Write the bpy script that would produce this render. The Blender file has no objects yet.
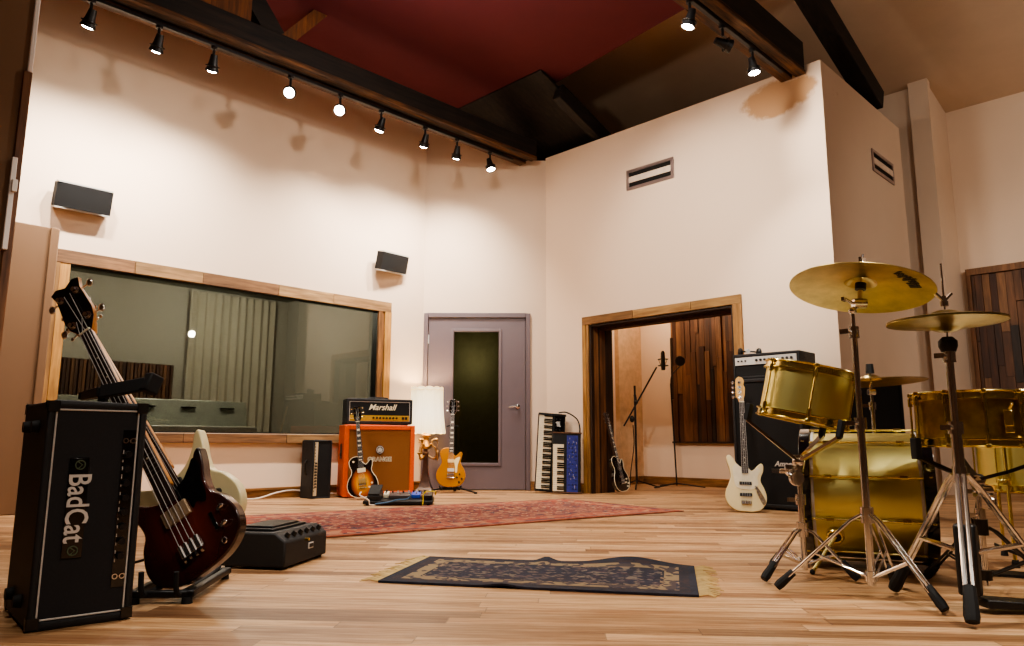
import bpy, bmesh, math, random
from mathutils import Vector, Matrix, noise
random.seed(7)
S2 = 2 ** .5
PI = math.pi
CAM = -PI / 4          # heading of an object that squarely faces the camera position
C = bpy.context.scene.collection
scene = bpy.context.scene

# ------------------------------------------------------------------ camera
FPX, PITCH, ROLL, EYE = 736.6, math.radians(9.2027), math.radians(.198), .58
def cw(x, y, z=0.0):
    """camera-ground coordinates (right, forward, up) -> room axes"""
    return Vector(((x + y) / S2, (y - x) / S2, z))
_f = Vector((0, math.cos(PITCH), math.sin(PITCH)))
_u = Vector((0, -math.sin(PITCH), math.cos(PITCH)))
_r = Vector((1, 0, 0))
_R = _r * math.cos(ROLL) + _u * math.sin(ROLL)
_U = _u * math.cos(ROLL) - _r * math.sin(ROLL)
EYEV = Vector((0, 0, EYE))
def ray(px, py):
    d = _f + _R * ((px - 512) / FPX) - _U * ((py - 323) / FPX)
    return cw(*d)
def fl(px, py, z=0.0):
    d = ray(px, py); return EYEV + d * ((z - EYE) / d.z)
def onX(px, py, x):
    d = ray(px, py); return EYEV + d * (x / d.x)
def onY(px, py, y):
    d = ray(px, py); return EYEV + d * (y / d.y)
def at(px, py, Y):
    d = ray(px, py); return EYEV + d * (Y * S2 / (d.x + d.y))
cam = bpy.data.cameras.new('camera'); cam.sensor_width = 36; cam.lens = 36 * FPX / 1024
cam.clip_start = .05; cam.clip_end = 100
co = bpy.data.objects.new('camera', cam); C.objects.link(co)
R3, U3, F3 = cw(*_R), cw(*_U), cw(*_f)
M = Matrix(((R3.x, U3.x, -F3.x, 0), (R3.y, U3.y, -F3.y, 0), (R3.z, U3.z, -F3.z, EYE), (0, 0, 0, 1)))
co.matrix_world = M
scene.camera = co

# ------------------------------------------------------------------ materials
def srgb(r, g, b):
    f = lambda c: (c / 255 / 12.92) if c / 255 <= .04045 else ((c / 255 + .055) / 1.055) ** 2.4
    return (f(r), f(g), f(b), 1)
class NT:
    def __init__(s, name):
        s.m = bpy.data.materials.new(name); s.m.use_nodes = True
        s.t = s.m.node_tree; s.n = s.t.nodes; s.b = s.n['Principled BSDF']; s.out = s.n['Material Output']
    def add(s, typ, **kw):
        n = s.n.new(typ)
        for k, v in kw.items():
            if k.startswith('i_'): n.inputs[k[2:].replace('_', ' ')].default_value = v
            else: setattr(n, k, v)
        return n
    def l(s, a, b): s.t.links.new(a, b)
    def math(s, op, a, b=None, c=None):
        n = s.n.new('ShaderNodeMath'); n.operation = op
        for i, v in enumerate((a, b, c)):
            if v is None: continue
            if isinstance(v, (int, float)): n.inputs[i].default_value = v
            else: s.l(v, n.inputs[i])
        return n.outputs[0]
    def ramp(s, fac, stops, interp='LINEAR'):
        n = s.n.new('ShaderNodeValToRGB'); n.color_ramp.interpolation = interp
        e = n.color_ramp.elements
        while len(e) < len(stops): e.new(.5)
        for i, (p, c) in enumerate(stops): e[i].position = p; e[i].color = c
        s.l(fac, n.inputs[0]); return n.outputs[0]
    def mix(s, fac, a, b, mode='MIX'):
        n = s.n.new('ShaderNodeMix'); n.data_type = 'RGBA'; n.blend_type = mode
        for i, v in ((0, fac), (6, a), (7, b)):
            if isinstance(v, (int, float, tuple)): n.inputs[i].default_value = v
            else: s.l(v, n.inputs[i])
        return n.outputs[2]
    def coord(s, kind='Object', scale=(1, 1, 1), rot=(0, 0, 0)):
        tc = s.n.new('ShaderNodeTexCoord'); mp = s.n.new('ShaderNodeMapping')
        mp.inputs['Scale'].default_value = scale; mp.inputs['Rotation'].default_value = rot
        s.l(tc.outputs[kind], mp.inputs[0]); return mp.outputs[0]
    def noise(s, v, scale=5, detail=4, rough=.6):
        n = s.n.new('ShaderNodeTexNoise'); n.inputs['Scale'].default_value = scale
        n.inputs['Detail'].default_value = detail; n.inputs['Roughness'].default_value = rough
        s.l(v, n.inputs['Vector']); return n.outputs['Fac']
    def bump(s, h, strength=.3, dist=.01):
        n = s.n.new('ShaderNodeBump'); n.inputs['Strength'].default_value = strength
        n.inputs['Distance'].default_value = dist; s.l(h, n.inputs['Height'])
        s.l(n.outputs[0], s.b.inputs['Normal'])
_mc = {}
def mat(name, rgb, rough=.5, metal=0.0, var=.12, nscale=12, bump=0.0, emis=0.0, coat=0.0, stretch=(1, 1, 1)):
    """plain procedural surface: colour broken up by noise"""
    if name in _mc: return _mc[name]
    t = NT(name); c = srgb(*rgb)
    v = t.coord('Object', stretch); nz = t.noise(v, nscale)
    dk = tuple(x * (1 - var) for x in c[:3]) + (1,); lt = tuple(min(1, x * (1 + var)) for x in c[:3]) + (1,)
    col = t.ramp(nz, [(.3, dk), (.7, lt)]); t.l(col, t.b.inputs['Base Color'])
    t.b.inputs['Roughness'].default_value = rough; t.b.inputs['Metallic'].default_value = metal
    if coat: t.b.inputs['Coat Weight'].default_value = coat; t.b.inputs['Coat Roughness'].default_value = .08
    if bump: t.bump(t.noise(v, nscale * 6, 3), bump, .004)
    if emis: t.b.inputs['Emission Color'].default_value = c; t.b.inputs['Emission Strength'].default_value = emis
    _mc[name] = t.m; return t.m
def wood(name, dark, light, axis=2, scale=1.0, rough=.55, contrast=(.3, .72), knots=True):
    """timber with grain running along an object axis"""
    if name in _mc: return _mc[name]
    t = NT(name)
    sc = [14 * scale] * 3; sc[axis] = 1.1 * scale
    v = t.coord('Object', tuple(sc)); n1 = t.noise(v, 2.2, 8, .65)
    sc2 = [3 * scale] * 3; sc2[axis] = .9 * scale
    n2 = t.noise(t.coord('Object', tuple(sc2)), 1.6, 3)
    col = t.ramp(n1, [(contrast[0], srgb(*dark)), (contrast[1], srgb(*light))])
    if knots:
        col = t.mix(t.ramp(n2, [(.35, (0, 0, 0, 1)), (.68, (1, 1, 1, 1))]), t.mix(.55, col, srgb(*[x * .55 for x in dark])), col)
    t.l(col, t.b.inputs['Base Color']); t.b.inputs['Roughness'].default_value = rough
    t.bump(n1, .25, .004); _mc[name] = t.m; return t.m

M_WALL = mat('wall_paint', (226, 203, 180), .85, var=.02, nscale=1.5, bump=.05)
M_WALLSH = mat('shaded_wall_paint', (122, 92, 66), .8, var=.03, nscale=1.5)  # darker wall copy, its unlit shade put into the base colour
M_CEIL = mat('ceiling_paint', (198, 172, 146), .9, var=.05, nscale=2)
M_WHITE = mat('white_trim', (235, 228, 220), .5, var=.03)
M_MAROON = mat('maroon_fabric', (88, 28, 34), .95, var=.06, nscale=3, bump=.1)
M_BLACK = mat('black_plastic', (16, 16, 18), .45, var=.2)
M_RUBBER = mat('black_rubber', (14, 14, 15), .75, var=.2)
M_TOLEX = mat('black_tolex', (20, 20, 23), .55, var=.3, nscale=160, bump=.5)
M_GRILL = mat('black_grille_cloth', (11, 11, 13), .8, var=.4, nscale=220, bump=.4)
M_CHROME = mat('chrome', (226, 224, 222), .12, 1.0, var=.05)
M_STEEL = mat('dark_steel', (70, 68, 66), .35, 1.0, var=.15)
M_GOLD = mat('gold_hardware', (226, 208, 136), .2, 1.0, var=.05)
M_BRASS = mat('brass_shell', (222, 212, 140), .36, 1.0, var=.1, nscale=2.2)
M_CYM = mat('cymbal_bronze', (190, 168, 112), .3, 1.0, var=.25, nscale=9)
M_SKIN = mat('drum_skin', (232, 226, 205), .5, var=.04)
M_PURPLE = mat('door_paint', (106, 93, 98), .5, var=.04, nscale=3)
M_CREAM = mat('cream_lacquer', (238, 222, 170), .25, var=.05, nscale=4, coat=.5)
M_CREAM2 = mat('aged_white_lacquer', (216, 204, 160), .3, var=.05, nscale=4, coat=.4)
M_GTOP = mat('goldtop_lacquer', (186, 124, 26), .3, .2, var=.1, nscale=5, coat=.5)
M_BLK_LAC = mat('black_lacquer', (14, 13, 14), .15, var=.1, coat=.6)
M_IVORY = mat('ivory_plastic', (238, 226, 196), .4, var=.04)
M_ORANGE = mat('orange_tolex', (214, 88, 26), .6, var=.1, nscale=90, bump=.3)
M_TANGR = mat('tan_grille_cloth', (132, 84, 40), .9, var=.25, nscale=150, bump=.4)
M_GOLDPANEL = mat('gold_panel', (212, 170, 72), .35, .5, var=.06)
M_SILVER = mat('silver_panel', (214, 212, 208), .4, .3, var=.04)
M_NECK = wood('neck_maple', (150, 92, 36), (206, 142, 66), 2, 3, .35, knots=False)
M_ROSE = mat('rosewood', (52, 34, 26), .5, var=.3, nscale=40, stretch=(8, 8, 1))
M_FRET = mat('fret_wire', (120, 112, 104), .35, .9, var=.05)
M_MAPLE = wood('headstock_maple', (190, 140, 70), (226, 182, 110), 2, 3, .35, knots=False)
M_BLUE = mat('blue_panel', (44, 52, 140), .5, var=.25, nscale=60)
M_BLUEBOX = mat('blue_enamel', (40, 78, 190), .35, var=.08)
M_GREYBOX = mat('grey_enamel', (92, 82, 80), .4, .3, var=.1)
M_YELLOW = mat('yellow_cable', (214, 186, 40), .5, var=.08)
M_WCABLE = mat('white_cable', (222, 210, 196), .5, var=.06)
M_BCABLE = mat('blue_cable', (66, 104, 140), .5, var=.08)
M_BRONZE = mat('antique_brass', (168, 138, 98), .35, 1.0, var=.3, nscale=25)
M_LAMPWOOD = mat('dark_lamp_column', (74, 52, 40), .4, .3, var=.25, nscale=20)
M_BULB = mat('bulb_glow', (255, 244, 226), .4, var=0.0, emis=90)
M_BEAM = wood('old_dark_beam', (12, 11, 11), (58, 44, 34), 0, .8, .75, (.35, .85))
M_BEAMB = wood('raw_beam_edge', (34, 22, 14), (150, 98, 52), 0, 1.2, .75, (.35, .8))
M_POST = wood('brown_strut', (70, 40, 20), (150, 92, 48), 2, 1, .75)
M_FRAMEX = wood('reclaimed_board_x', (104, 74, 46), (192, 152, 104), 0, .9, .65, (.25, .7))
M_FRAMEZ = wood('reclaimed_board_z', (116, 78, 40), (198, 150, 90), 2, .9, .65, (.25, .7))
M_FRAMEY = wood('reclaimed_board_y', (122, 86, 46), (202, 158, 98), 1, .9, .65, (.25, .7))
M_BASEX = wood('baseboard_wood_x', (92, 60, 34), (186, 134, 80), 0, 1.2, .6)
M_BASEY = wood('baseboard_wood_y', (92, 60, 34), (186, 134, 80), 1, 1.2, .6)
WP = [wood('panel_board_%d' % i, d, l, 2, 1.0, .6) for i, (d, l) in enumerate([
    ((62, 38, 24), (116, 74, 46)), ((82, 52, 32), (144, 98, 64)), ((48, 27, 17), (96, 56, 32)),
    ((98, 64, 38), (168, 120, 80)), ((30, 20, 15), (66, 44, 30)), ((72, 44, 28), (126, 82, 52))])]
M_GAP = mat('shadow_gap', (18, 14, 12), .9)
M_DARKROOM = mat('dark_room_paint', (38, 38, 36), .9)

def floor_mat():
    t = NT('plank_floor')
    v = t.coord('Object', (1, 1, 1), (0, 0, math.radians(45 + 4)))
    sp = t.add('ShaderNodeSeparateXYZ'); t.l(v, sp.inputs[0])
    W, L = .083, 1.15
    row = t.math('FLOOR', t.math('DIVIDE', sp.outputs[1], W))
    wn = t.add('ShaderNodeTexWhiteNoise', noise_dimensions='1D'); t.l(row, wn.inputs['W'])
    xo = t.math('ADD', t.math('DIVIDE', sp.outputs[0], L), t.math('MULTIPLY', wn.outputs['Value'], 9.7))
    cell = t.math('FLOOR', xo)
    cb = t.add('ShaderNodeCombineXYZ'); t.l(row, cb.inputs[0]); t.l(cell, cb.inputs[1])
    w2 = t.add('ShaderNodeTexWhiteNoise', noise_dimensions='2D'); t.l(cb.outputs[0], w2.inputs['Vector'])
    base = t.ramp(w2.outputs['Value'], [(0, srgb(150, 112, 80)), (.18, srgb(184, 146, 108)), (.45, srgb(202, 164, 122)),
                                        (.75, srgb(214, 178, 138)), (.92, srgb(168, 132, 96)), (1, srgb(124, 92, 66))])
    # grain
    mp = t.add('ShaderNodeMapping'); mp.inputs['Scale'].default_value = (1.3, 22, 1); t.l(v, mp.inputs[0])
    ofs = t.add('ShaderNodeVectorMath', operation='ADD'); t.l(mp.outputs[0], ofs.inputs[0]); t.l(w2.outputs['Color'], ofs.inputs[1])
    g = t.noise(ofs.outputs[0], 2.4, 8, .7)
    col = t.mix(t.ramp(g, [(.34, (0, 0, 0, 1)), (.6, (1, 1, 1, 1))]), t.mix(1, base, srgb(190, 160, 132), 'MULTIPLY'), base)
    mp2 = t.add('ShaderNodeMapping'); mp2.inputs['Scale'].default_value = (2.2, 9, 1); t.l(v, mp2.inputs[0])
    s2 = t.noise(mp2.outputs[0], 1.3, 6, .7)
    col = t.mix(t.ramp(s2, [(.6, (0, 0, 0, 1)), (.74, (.75, .75, .75, 1))]), col, srgb(104, 74, 52))
    fr = t.math('FRACT', t.math('DIVIDE', sp.outputs[1], W)); fx = t.math('FRACT', xo)
    e1 = t.math('LESS_THAN', fr, .035); e2 = t.math('LESS_THAN', fx, .0035)
    e = t.math('MAXIMUM', e1, e2)
    col = t.mix(t.math('MULTIPLY', e, .55), col, srgb(70, 48, 32))
    t.l(col, t.b.inputs['Base Color'])
    t.l(t.ramp(g, [(.3, (.5, .5, .5, 1)), (.7, (.34, .34, .34, 1))]), t.b.inputs['Roughness'])
    t.bump(t.math('SUBTRACT', t.math('MULTIPLY', g, .3), e), .25, .003)
    return t.m
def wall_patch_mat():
    t = NT('patched_shaded_wall_paint')
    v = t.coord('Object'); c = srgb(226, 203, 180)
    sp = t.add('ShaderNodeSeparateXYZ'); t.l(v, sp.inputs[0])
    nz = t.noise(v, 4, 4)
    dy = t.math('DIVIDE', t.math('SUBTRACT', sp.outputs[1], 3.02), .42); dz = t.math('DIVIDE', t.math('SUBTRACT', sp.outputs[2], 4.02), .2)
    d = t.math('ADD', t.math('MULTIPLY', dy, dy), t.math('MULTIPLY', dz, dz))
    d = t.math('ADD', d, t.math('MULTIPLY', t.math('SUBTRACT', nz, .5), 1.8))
    col = t.ramp(d, [(.62, srgb(188, 148, 110)), (.95, c)])  # patch of other paint and the beam's shadow, both in this colour
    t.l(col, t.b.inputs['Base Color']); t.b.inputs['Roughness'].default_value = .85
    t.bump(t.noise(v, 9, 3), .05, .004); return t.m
def glass_mat(name, tint, refl=1.45):
    t = NT(name); t.n.remove(t.b)
    tr = t.add('ShaderNodeBsdfTransparent'); tr.inputs[0].default_value = tint
    gl = t.add('ShaderNodeBsdfGlossy'); gl.inputs['Roughness'].default_value = .015; gl.inputs['Color'].default_value = (.95, .95, .93, 1)
    fr = t.add('ShaderNodeFresnel'); fr.inputs[0].default_value = refl
    nz = t.noise(t.coord('Object'), .8, 2)
    fac = t.math('MULTIPLY', fr.outputs[0], t.math('ADD', .95, t.math('MULTIPLY', nz, .3)))
    mx = t.add('ShaderNodeMixShader'); t.l(fac, mx.inputs[0]); t.l(tr.outputs[0], mx.inputs[1]); t.l(gl.outputs[0], mx.inputs[2])
    t.l(mx.outputs[0], t.out.inputs[0]); return t.m
def rug_mat(name, hx, hy, field, bands, cell=26, mot=None, wr=.35):
    """woven rug: field of small motifs and concentric border bands (bands: (distance from edge, colour a, colour b))"""
    t = NT(name); v = t.coord('Object')
    sp = t.add('ShaderNodeSeparateXYZ'); t.l(v, sp.inputs[0])
    d = t.math('MINIMUM', t.math('SUBTRACT', hx, t.math('ABSOLUTE', sp.outputs[0])), t.math('SUBTRACT', hy, t.math('ABSOLUTE', sp.outputs[1])))
    vo = t.add('ShaderNodeTexVoronoi'); vo.inputs['Scale'].default_value = cell; t.l(v, vo.inputs['Vector'])
    wv = t.add('ShaderNodeTexVoronoi', distance='MANHATTAN'); wv.inputs['Scale'].default_value = cell * .45; wv.inputs['Randomness'].default_value = .35; t.l(v, wv.inputs['Vector'])
    sep = t.add('ShaderNodeSeparateColor'); t.l(vo.outputs['Color'], sep.inputs[0])
    pick = t.ramp(sep.outputs[0], [(i / len(field), srgb(*c)) for i, c in enumerate(field)], 'CONSTANT')
    med = t.ramp(wv.outputs['Distance'], [(0, srgb(*mot[0])), (.22, srgb(*mot[1])), (.4, srgb(*mot[2])), (.5, srgb(*mot[0]))], 'CONSTANT')
    col = t.mix(t.ramp(t.noise(v, cell * .6, 2), [(.46, (0, 0, 0, 1)), (.54, (1, 1, 1, 1))]), pick, med)
    for dist, a, b in bands:
        bc = t.mix(t.ramp(sep.outputs[1], [(0, (0, 0, 0, 1)), (.55, (1, 1, 1, 1))], 'CONSTANT'), srgb(*a), srgb(*b))
        col = t.mix(t.math('LESS_THAN', d, dist), col, bc)
    wear = t.noise(v, 1.3, 4)
    col = t.mix(t.ramp(wear, [(.4, (0, 0, 0, 1)), (.75, (wr, wr, wr, 1))]), col, srgb(170, 120, 100))
    t.l(col, t.b.inputs['Base Color']); t.b.inputs['Roughness'].default_value = .95
    t.bump(t.noise(v, 180, 2), .5, .003); return t.m
def burst_mat(name, inner, mid, outer, r0, r1, cx=0, cz=.17, sx=1.0, sz=.8):
    t = NT(name); v = t.coord('Object'); sp = t.add('ShaderNodeSeparateXYZ'); t.l(v, sp.inputs[0])
    a = t.math('MULTIPLY', t.math('SUBTRACT', sp.outputs[0], cx), sx); b = t.math('MULTIPLY', t.math('SUBTRACT', sp.outputs[2], cz), sz)
    d = t.math('SQRT', t.math('ADD', t.math('MULTIPLY', a, a), t.math('MULTIPLY', b, b)))
    g = t.noise(t.coord('Object', (30, 30, 3)), 2, 4)
    d = t.math('ADD', d, t.math('MULTIPLY', t.math('SUBTRACT', g, .5), .02))
    t.l(t.ramp(d, [(r0, srgb(*inner)), ((r0 + r1) / 2, srgb(*mid)), (r1, srgb(*outer))]), t.b.inputs['Base Color'])
    t.b.inputs['Roughness'].default_value = .25; t.b.inputs['Coat Weight'].default_value = .5; return t.m

# ------------------------------------------------------------------ mesh builder
I4 = Matrix.Identity(4)
def T(x, y, z): return Matrix.Translation((x, y, z))
def rot(a, ax): return Matrix.Rotation(a, 4, ax)
def smooth_loop(pts, n=6):
    out = []; N = len(pts)
    for i in range(N):
        p0, p1, p2, p3 = (Vector(pts[(i + k - 1) % N]) for k in range(4))
        for j in range(n):
            t = j / n
            out.append(tuple(.5 * ((2 * p1) + (p2 - p0) * t + (2 * p0 - 5 * p1 + 4 * p2 - p3) * t * t + (3 * p1 - p0 - 3 * p2 + p3) * t ** 3)))
    return out
def smooth_path(pts, n=6):
    P = [Vector(p) for p in pts]; P = [2 * P[0] - P[1]] + P + [2 * P[-1] - P[-2]]; out = []
    for i in range(1, len(P) - 2):
        p0, p1, p2, p3 = P[i - 1:i + 3]
        for j in range(n):
            t = j / n
            out.append(.5 * ((2 * p1) + (p2 - p0) * t + (2 * p0 - 5 * p1 + 4 * p2 - p3) * t * t + (3 * p1 - p0 - 3 * p2 + p3) * t ** 3))
    out.append(P[-2]); return out
class MB:
    def __init__(s): s.v = []; s.f = []; s.m = []; s.M = I4
    def add(s, vs, fs, mi=0, M=None):
        M = s.M @ (M or I4); b = len(s.v)
        s.v += [M @ Vector(v) for v in vs]; s.f += [tuple(b + i for i in f) for f in fs]; s.m += [mi] * len(fs); return s
    def box(s, c, d, mi=0, M=None, taper=1.0):
        x, y, z = d[0] / 2, d[1] / 2, d[2] / 2; cx, cy, cz = c; k = taper
        vs = [(cx + a * x * (k if e > 0 else 1), cy + b * y * (k if e > 0 else 1), cz + e * z) for e in (-1, 1) for a, b in ((-1, -1), (1, -1), (1, 1), (-1, 1))]
        return s.add(vs, [(3, 2, 1, 0), (4, 5, 6, 7), (0, 1, 5, 4), (1, 2, 6, 5), (2, 3, 7, 6), (3, 0, 4, 7)], mi, M)
    def span(s, a, b, mi=0, M=None):
        return s.box([(a[i] + b[i]) / 2 for i in range(3)], [abs(a[i] - b[i]) for i in range(3)], mi, M)
    def tube(s, pts, r, n=10, mi=0, M=None, caps=True):
        P = [Vector(p) for p in pts]; N = len(P); rs = r if isinstance(r, (list, tuple)) else [r] * N
        vs, fs = [], []; t0 = (P[1] - P[0]).normalized()
        nrm = t0.orthogonal().normalized()
        for i in range(N):
            t = (P[min(i + 1, N - 1)] - P[max(i - 1, 0)]).normalized()
            nrm = (nrm - t * nrm.dot(t)); nrm = nrm.normalized() if nrm.length > 1e-6 else t.orthogonal().normalized()
            bn = t.cross(nrm)
            for k in range(n):
                a = 2 * PI * k / n; vs.append(P[i] + (nrm * math.cos(a) + bn * math.sin(a)) * rs[i])
        for i in range(N - 1):
            for k in range(n):
                k2 = (k + 1) % n; fs.append((i * n + k, i * n + k2, (i + 1) * n + k2, (i + 1) * n + k))
        if caps: fs.append(tuple(range(n - 1, -1, -1))); fs.append(tuple((N - 1) * n + k for k in range(n)))
        return s.add(vs, fs, mi, M)
    def cyl(s, a, b, r, r2=None, n=14, mi=0, M=None): return s.tube([a, b], [r, r if r2 is None else r2], n, mi, M)
    def bar(s, a, b, w, h, mi=0, up=(0, 0, 1)):
        a, b = Vector(a), Vector(b); d = (b - a).normalized(); up = Vector(up)
        if abs(d.dot(up)) > .98: up = Vector((1, 0, 0))
        x = d.cross(up).normalized(); z = x.cross(d)
        vs = [p + x * i * w / 2 + z * j * h / 2 for p in (a, b) for i, j in ((-1, -1), (1, -1), (1, 1), (-1, 1))]
        return s.add(vs, [(3, 2, 1, 0), (4, 5, 6, 7), (0, 1, 5, 4), (1, 2, 6, 5), (2, 3, 7, 6), (3, 0, 4, 7)], mi)
    def lathe(s, prof, n=32, mi=0, M=None):
        vs, fs = [], []; N = len(prof)
        for r, z in prof:
            for k in range(n): a = 2 * PI * k / n; vs.append((r * math.cos(a), r * math.sin(a), z))
        for i in range(N - 1):
            for k in range(n):
                k2 = (k + 1) % n; fs.append((i * n + k, i * n + k2, (i + 1) * n + k2, (i + 1) * n + k))
        if prof[0][0] > 1e-6 and prof[0] != prof[-1]: fs.append(tuple(range(n - 1, -1, -1)))
        if prof[-1][0] > 1e-6 and prof[0] != prof[-1]: fs.append(tuple((N - 1) * n + k for k in range(n)))
        return s.add(vs, fs, mi, M)
    def prism(s, out, y0, y1, mi=0, M=None, mi_side=None, crown=0.0):
        """outline in XZ, front at y0"""
        n = len(out); vs = [(x, y0, z) for x, z in out] + [(x, y1, z) for x, z in out]
        area = sum(out[i][0] * out[(i + 1) % n][1] - out[(i + 1) % n][0] * out[i][1] for i in range(n))
        fr, bk = tuple(range(n)), tuple(range(2 * n - 1, n - 1, -1))
        sd = [(i, (i + 1) % n + 0, (i + 1) % n + n, i + n) for i in range(n)]
        if area > 0: sd = [f[::-1] for f in sd]
        else: fr, bk = fr[::-1], bk[::-1]
        b = len(s.f); s.add(vs, [fr, bk] + sd, mi, M)
        if mi_side is not None:
            for i in range(b + 1, len(s.m)): s.m[i] = mi_side
        return s
    def ball(s, c, r, mi=0, M=None, sc=(1, 1, 1), n=14):
        vs, fs = [], []; m = n // 2
        for i in range(m + 1):
            a = PI * i / m
            for k in range(n):
                b = 2 * PI * k / n; vs.append((c[0] + r * sc[0] * math.sin(a) * math.cos(b), c[1] + r * sc[1] * math.sin(a) * math.sin(b), c[2] + r * sc[2] * math.cos(a)))
        for i in range(m):
            for k in range(n):
                k2 = (k + 1) % n; fs.append((i * n + k, (i + 1) * n + k, (i + 1) * n + k2, i * n + k2))
        return s.add(vs, fs, mi, M)
    def ring(s, c, R, r, axis=(0, 0, 1), n=32, k=8, mi=0):
        q = Vector((0, 0, 1)).rotation_difference(Vector(axis)).to_matrix().to_4x4()
        vs, fs = [], []
        for i in range(n):
            a = 2 * PI * i / n
            for j in range(k):
                b = 2 * PI * j / k; rr = R + r * math.cos(b); vs.append((rr * math.cos(a), rr * math.sin(a), r * math.sin(b)))
        for i in range(n):
            for j in range(k):
                fs.append((i * k + j, ((i + 1) % n) * k + j, ((i + 1) % n) * k + (j + 1) % k, i * k + (j + 1) % k))
        return s.add(vs, fs, mi, T(*c) @ q)
    def build(s, name, mats, parent=None, angle=35, bevel=0.0, seg=2):
        me = bpy.data.meshes.new(name); me.from_pydata([tuple(v) for v in s.v], [], s.f)
        mats = mats if isinstance(mats, (list, tuple)) else [mats]
        for m in mats: me.materials.append(m)
        for p, i in zip(me.polygons, s.m): p.material_index = i; p.use_smooth = True
        bm = bmesh.new(); bm.from_mesh(me)
        bmesh.ops.remove_doubles(bm, verts=bm.verts, dist=1e-6); bmesh.ops.recalc_face_normals(bm, faces=bm.faces)
        bm.to_mesh(me); bm.free()
        me.set_sharp_from_angle(angle=math.radians(angle))
        o = bpy.data.objects.new(name, me); C.objects.link(o)
        if parent is not None: o.parent = parent
        if bevel:
            b = o.modifiers.new('bevel', 'BEVEL'); b.width = bevel; b.segments = seg; b.limit_method = 'ANGLE'; b.angle_limit = math.radians(50); b.harden_normals = False
        return o
def tag(o, label, cat, group=None, kind=None):
    o['label'] = label; o['category'] = cat
    if group: o['group'] = group
    if kind: o['kind'] = kind
    return o
def thing(name, label, cat, M=I4, group=None):
    o = bpy.data.objects.new(name, None); C.objects.link(o); o.empty_display_size = .1
    o.matrix_world = M; return tag(o, label, cat, group)
def struct(o, label=None):
    o['kind'] = 'structure'
    if label: o['label'] = label
    return o
def sempty(name, M=I4):
    o = bpy.data.objects.new(name, None); C.objects.link(o); o.matrix_world = M; o['kind'] = 'structure'; return o
def dup(root, M, label, group=None):
    r = root.copy(); C.objects.link(r); r.matrix_world = M; r['label'] = label
    if group: r['group'] = group
    for ch in list(root.children):
        c = ch.copy(); C.objects.link(c); c.parent = r
        for g in list(ch.children):
            d = g.copy(); C.objects.link(d); d.parent = c
    return r
FRONT = Matrix(((1, 0, 0, 0), (0, 0, -1, 0), (0, 1, 0, 0), (0, 0, 0, 1)))          # text on a -y face
FRONTDOWN = Matrix(((0, 1, 0, 0), (0, 0, -1, 0), (-1, 0, 0, 0), (0, 0, 0, 1)))     # the same, reading downwards
def text(s, size, M, m, parent, name='lettering', shear=0.0, offset=0.0, extrude=.0008, space=1.0, sx=1.0):
    cu = bpy.data.curves.new(name, 'FONT'); cu.body = s; cu.size = size; cu.shear = shear; cu.offset = offset
    cu.extrude = extrude; cu.align_x = 'CENTER'; cu.align_y = 'CENTER'; cu.space_character = space; cu.resolution_u = 3
    o = bpy.data.objects.new(name + '_curve', cu); C.objects.link(o); bpy.context.view_layer.update()
    me = bpy.data.meshes.new_from_object(o.evaluated_get(bpy.context.evaluated_depsgraph_get()))
    bpy.data.objects.remove(o); bpy.data.curves.remove(cu)
    me.transform(M @ Matrix.Diagonal((sx, 1, 1, 1))); me.materials.clear(); me.materials.append(m); me.name = name
    o = bpy.data.objects.new(name, me); C.objects.link(o); o.parent = parent; return o
def floorM(px, py, rz=0.0):
    p = fl(px, py); return T(p.x, p.y, 0) @ rot(CAM + rz, 'Z')
def groundM(x, y, rz=0.0, z=0.0):
    p = cw(x, y, z); return Matrix.Translation(p) @ rot(CAM + rz, 'Z')
def stood(P0, P1, L, yaw=0.0):
    """matrix for something whose local z runs from P0 to P1 (length L in its own units), facing the camera side"""
    z = (P1 - P0); k = z.length / L; z.normalize()
    fr = -cw(math.sin(yaw) * 1.0, math.cos(yaw), 0)
    fr = (fr - z * fr.dot(z)).normalized(); y = -fr; x = y.cross(z)
    Mx = Matrix(((x.x, y.x, z.x, 0), (x.y, y.y, z.y, 0), (x.z, y.z, z.z, 0), (0, 0, 0, 1)))
    return Matrix.Translation(P0) @ Mx @ Matrix.Scale(k, 4)

# ------------------------------------------------------------------ the room
LW, DW, RT, RX = 7.3, 6.81, 2.592, 10.5
CL, CR = cw(-1.13, 9.2), cw(.435, 9.2)
m = MB(); m.span((-4.5, -4.5, -.12), (14, 12, 0)); fo = m.build('floor', floor_mat()); struct(fo)
# left wall with the control room window opening
WX0, WX1, WZ0, WZ1 = 1.70, 5.10, .66, 2.16
m = MB()
m.span((-4.5, LW, 0), (WX0, LW + .2, 7.4)); m.span((WX1, LW, 0), (CL.x, LW + .2, 7.4))
m.span((WX0, LW, 0), (WX1, LW + .2, WZ0)); m.span((WX0, LW, WZ1), (WX1, LW + .2, 7.4))
struct(m.build('wall_left', M_WALL))
# short diagonal wall holding the glazed door
DM = groundM(-.3475, 9.2); hw = .7825
dx0, dx1 = at(424.4, 313, 9.2), at(530.25, 313, 9.2)
toD = DM.inverted(); dl = (toD @ dx0).x; dr = (toD @ dx1).x; DT = 2.19
m = MB(); m.M = DM
m.span((-hw, 0, 0), (dl + .02, .12, 4.23)); m.span((dr - .02, 0, 0), (hw, .12, 4.23)); m.span((dl + .02, 0, DT - .02), (dr - .02, .12, 4.23)); m.span((-hw, 0, 4.23), (.42, .12, 6.4))
struct(m.build('wall_back', M_WALL))
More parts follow.
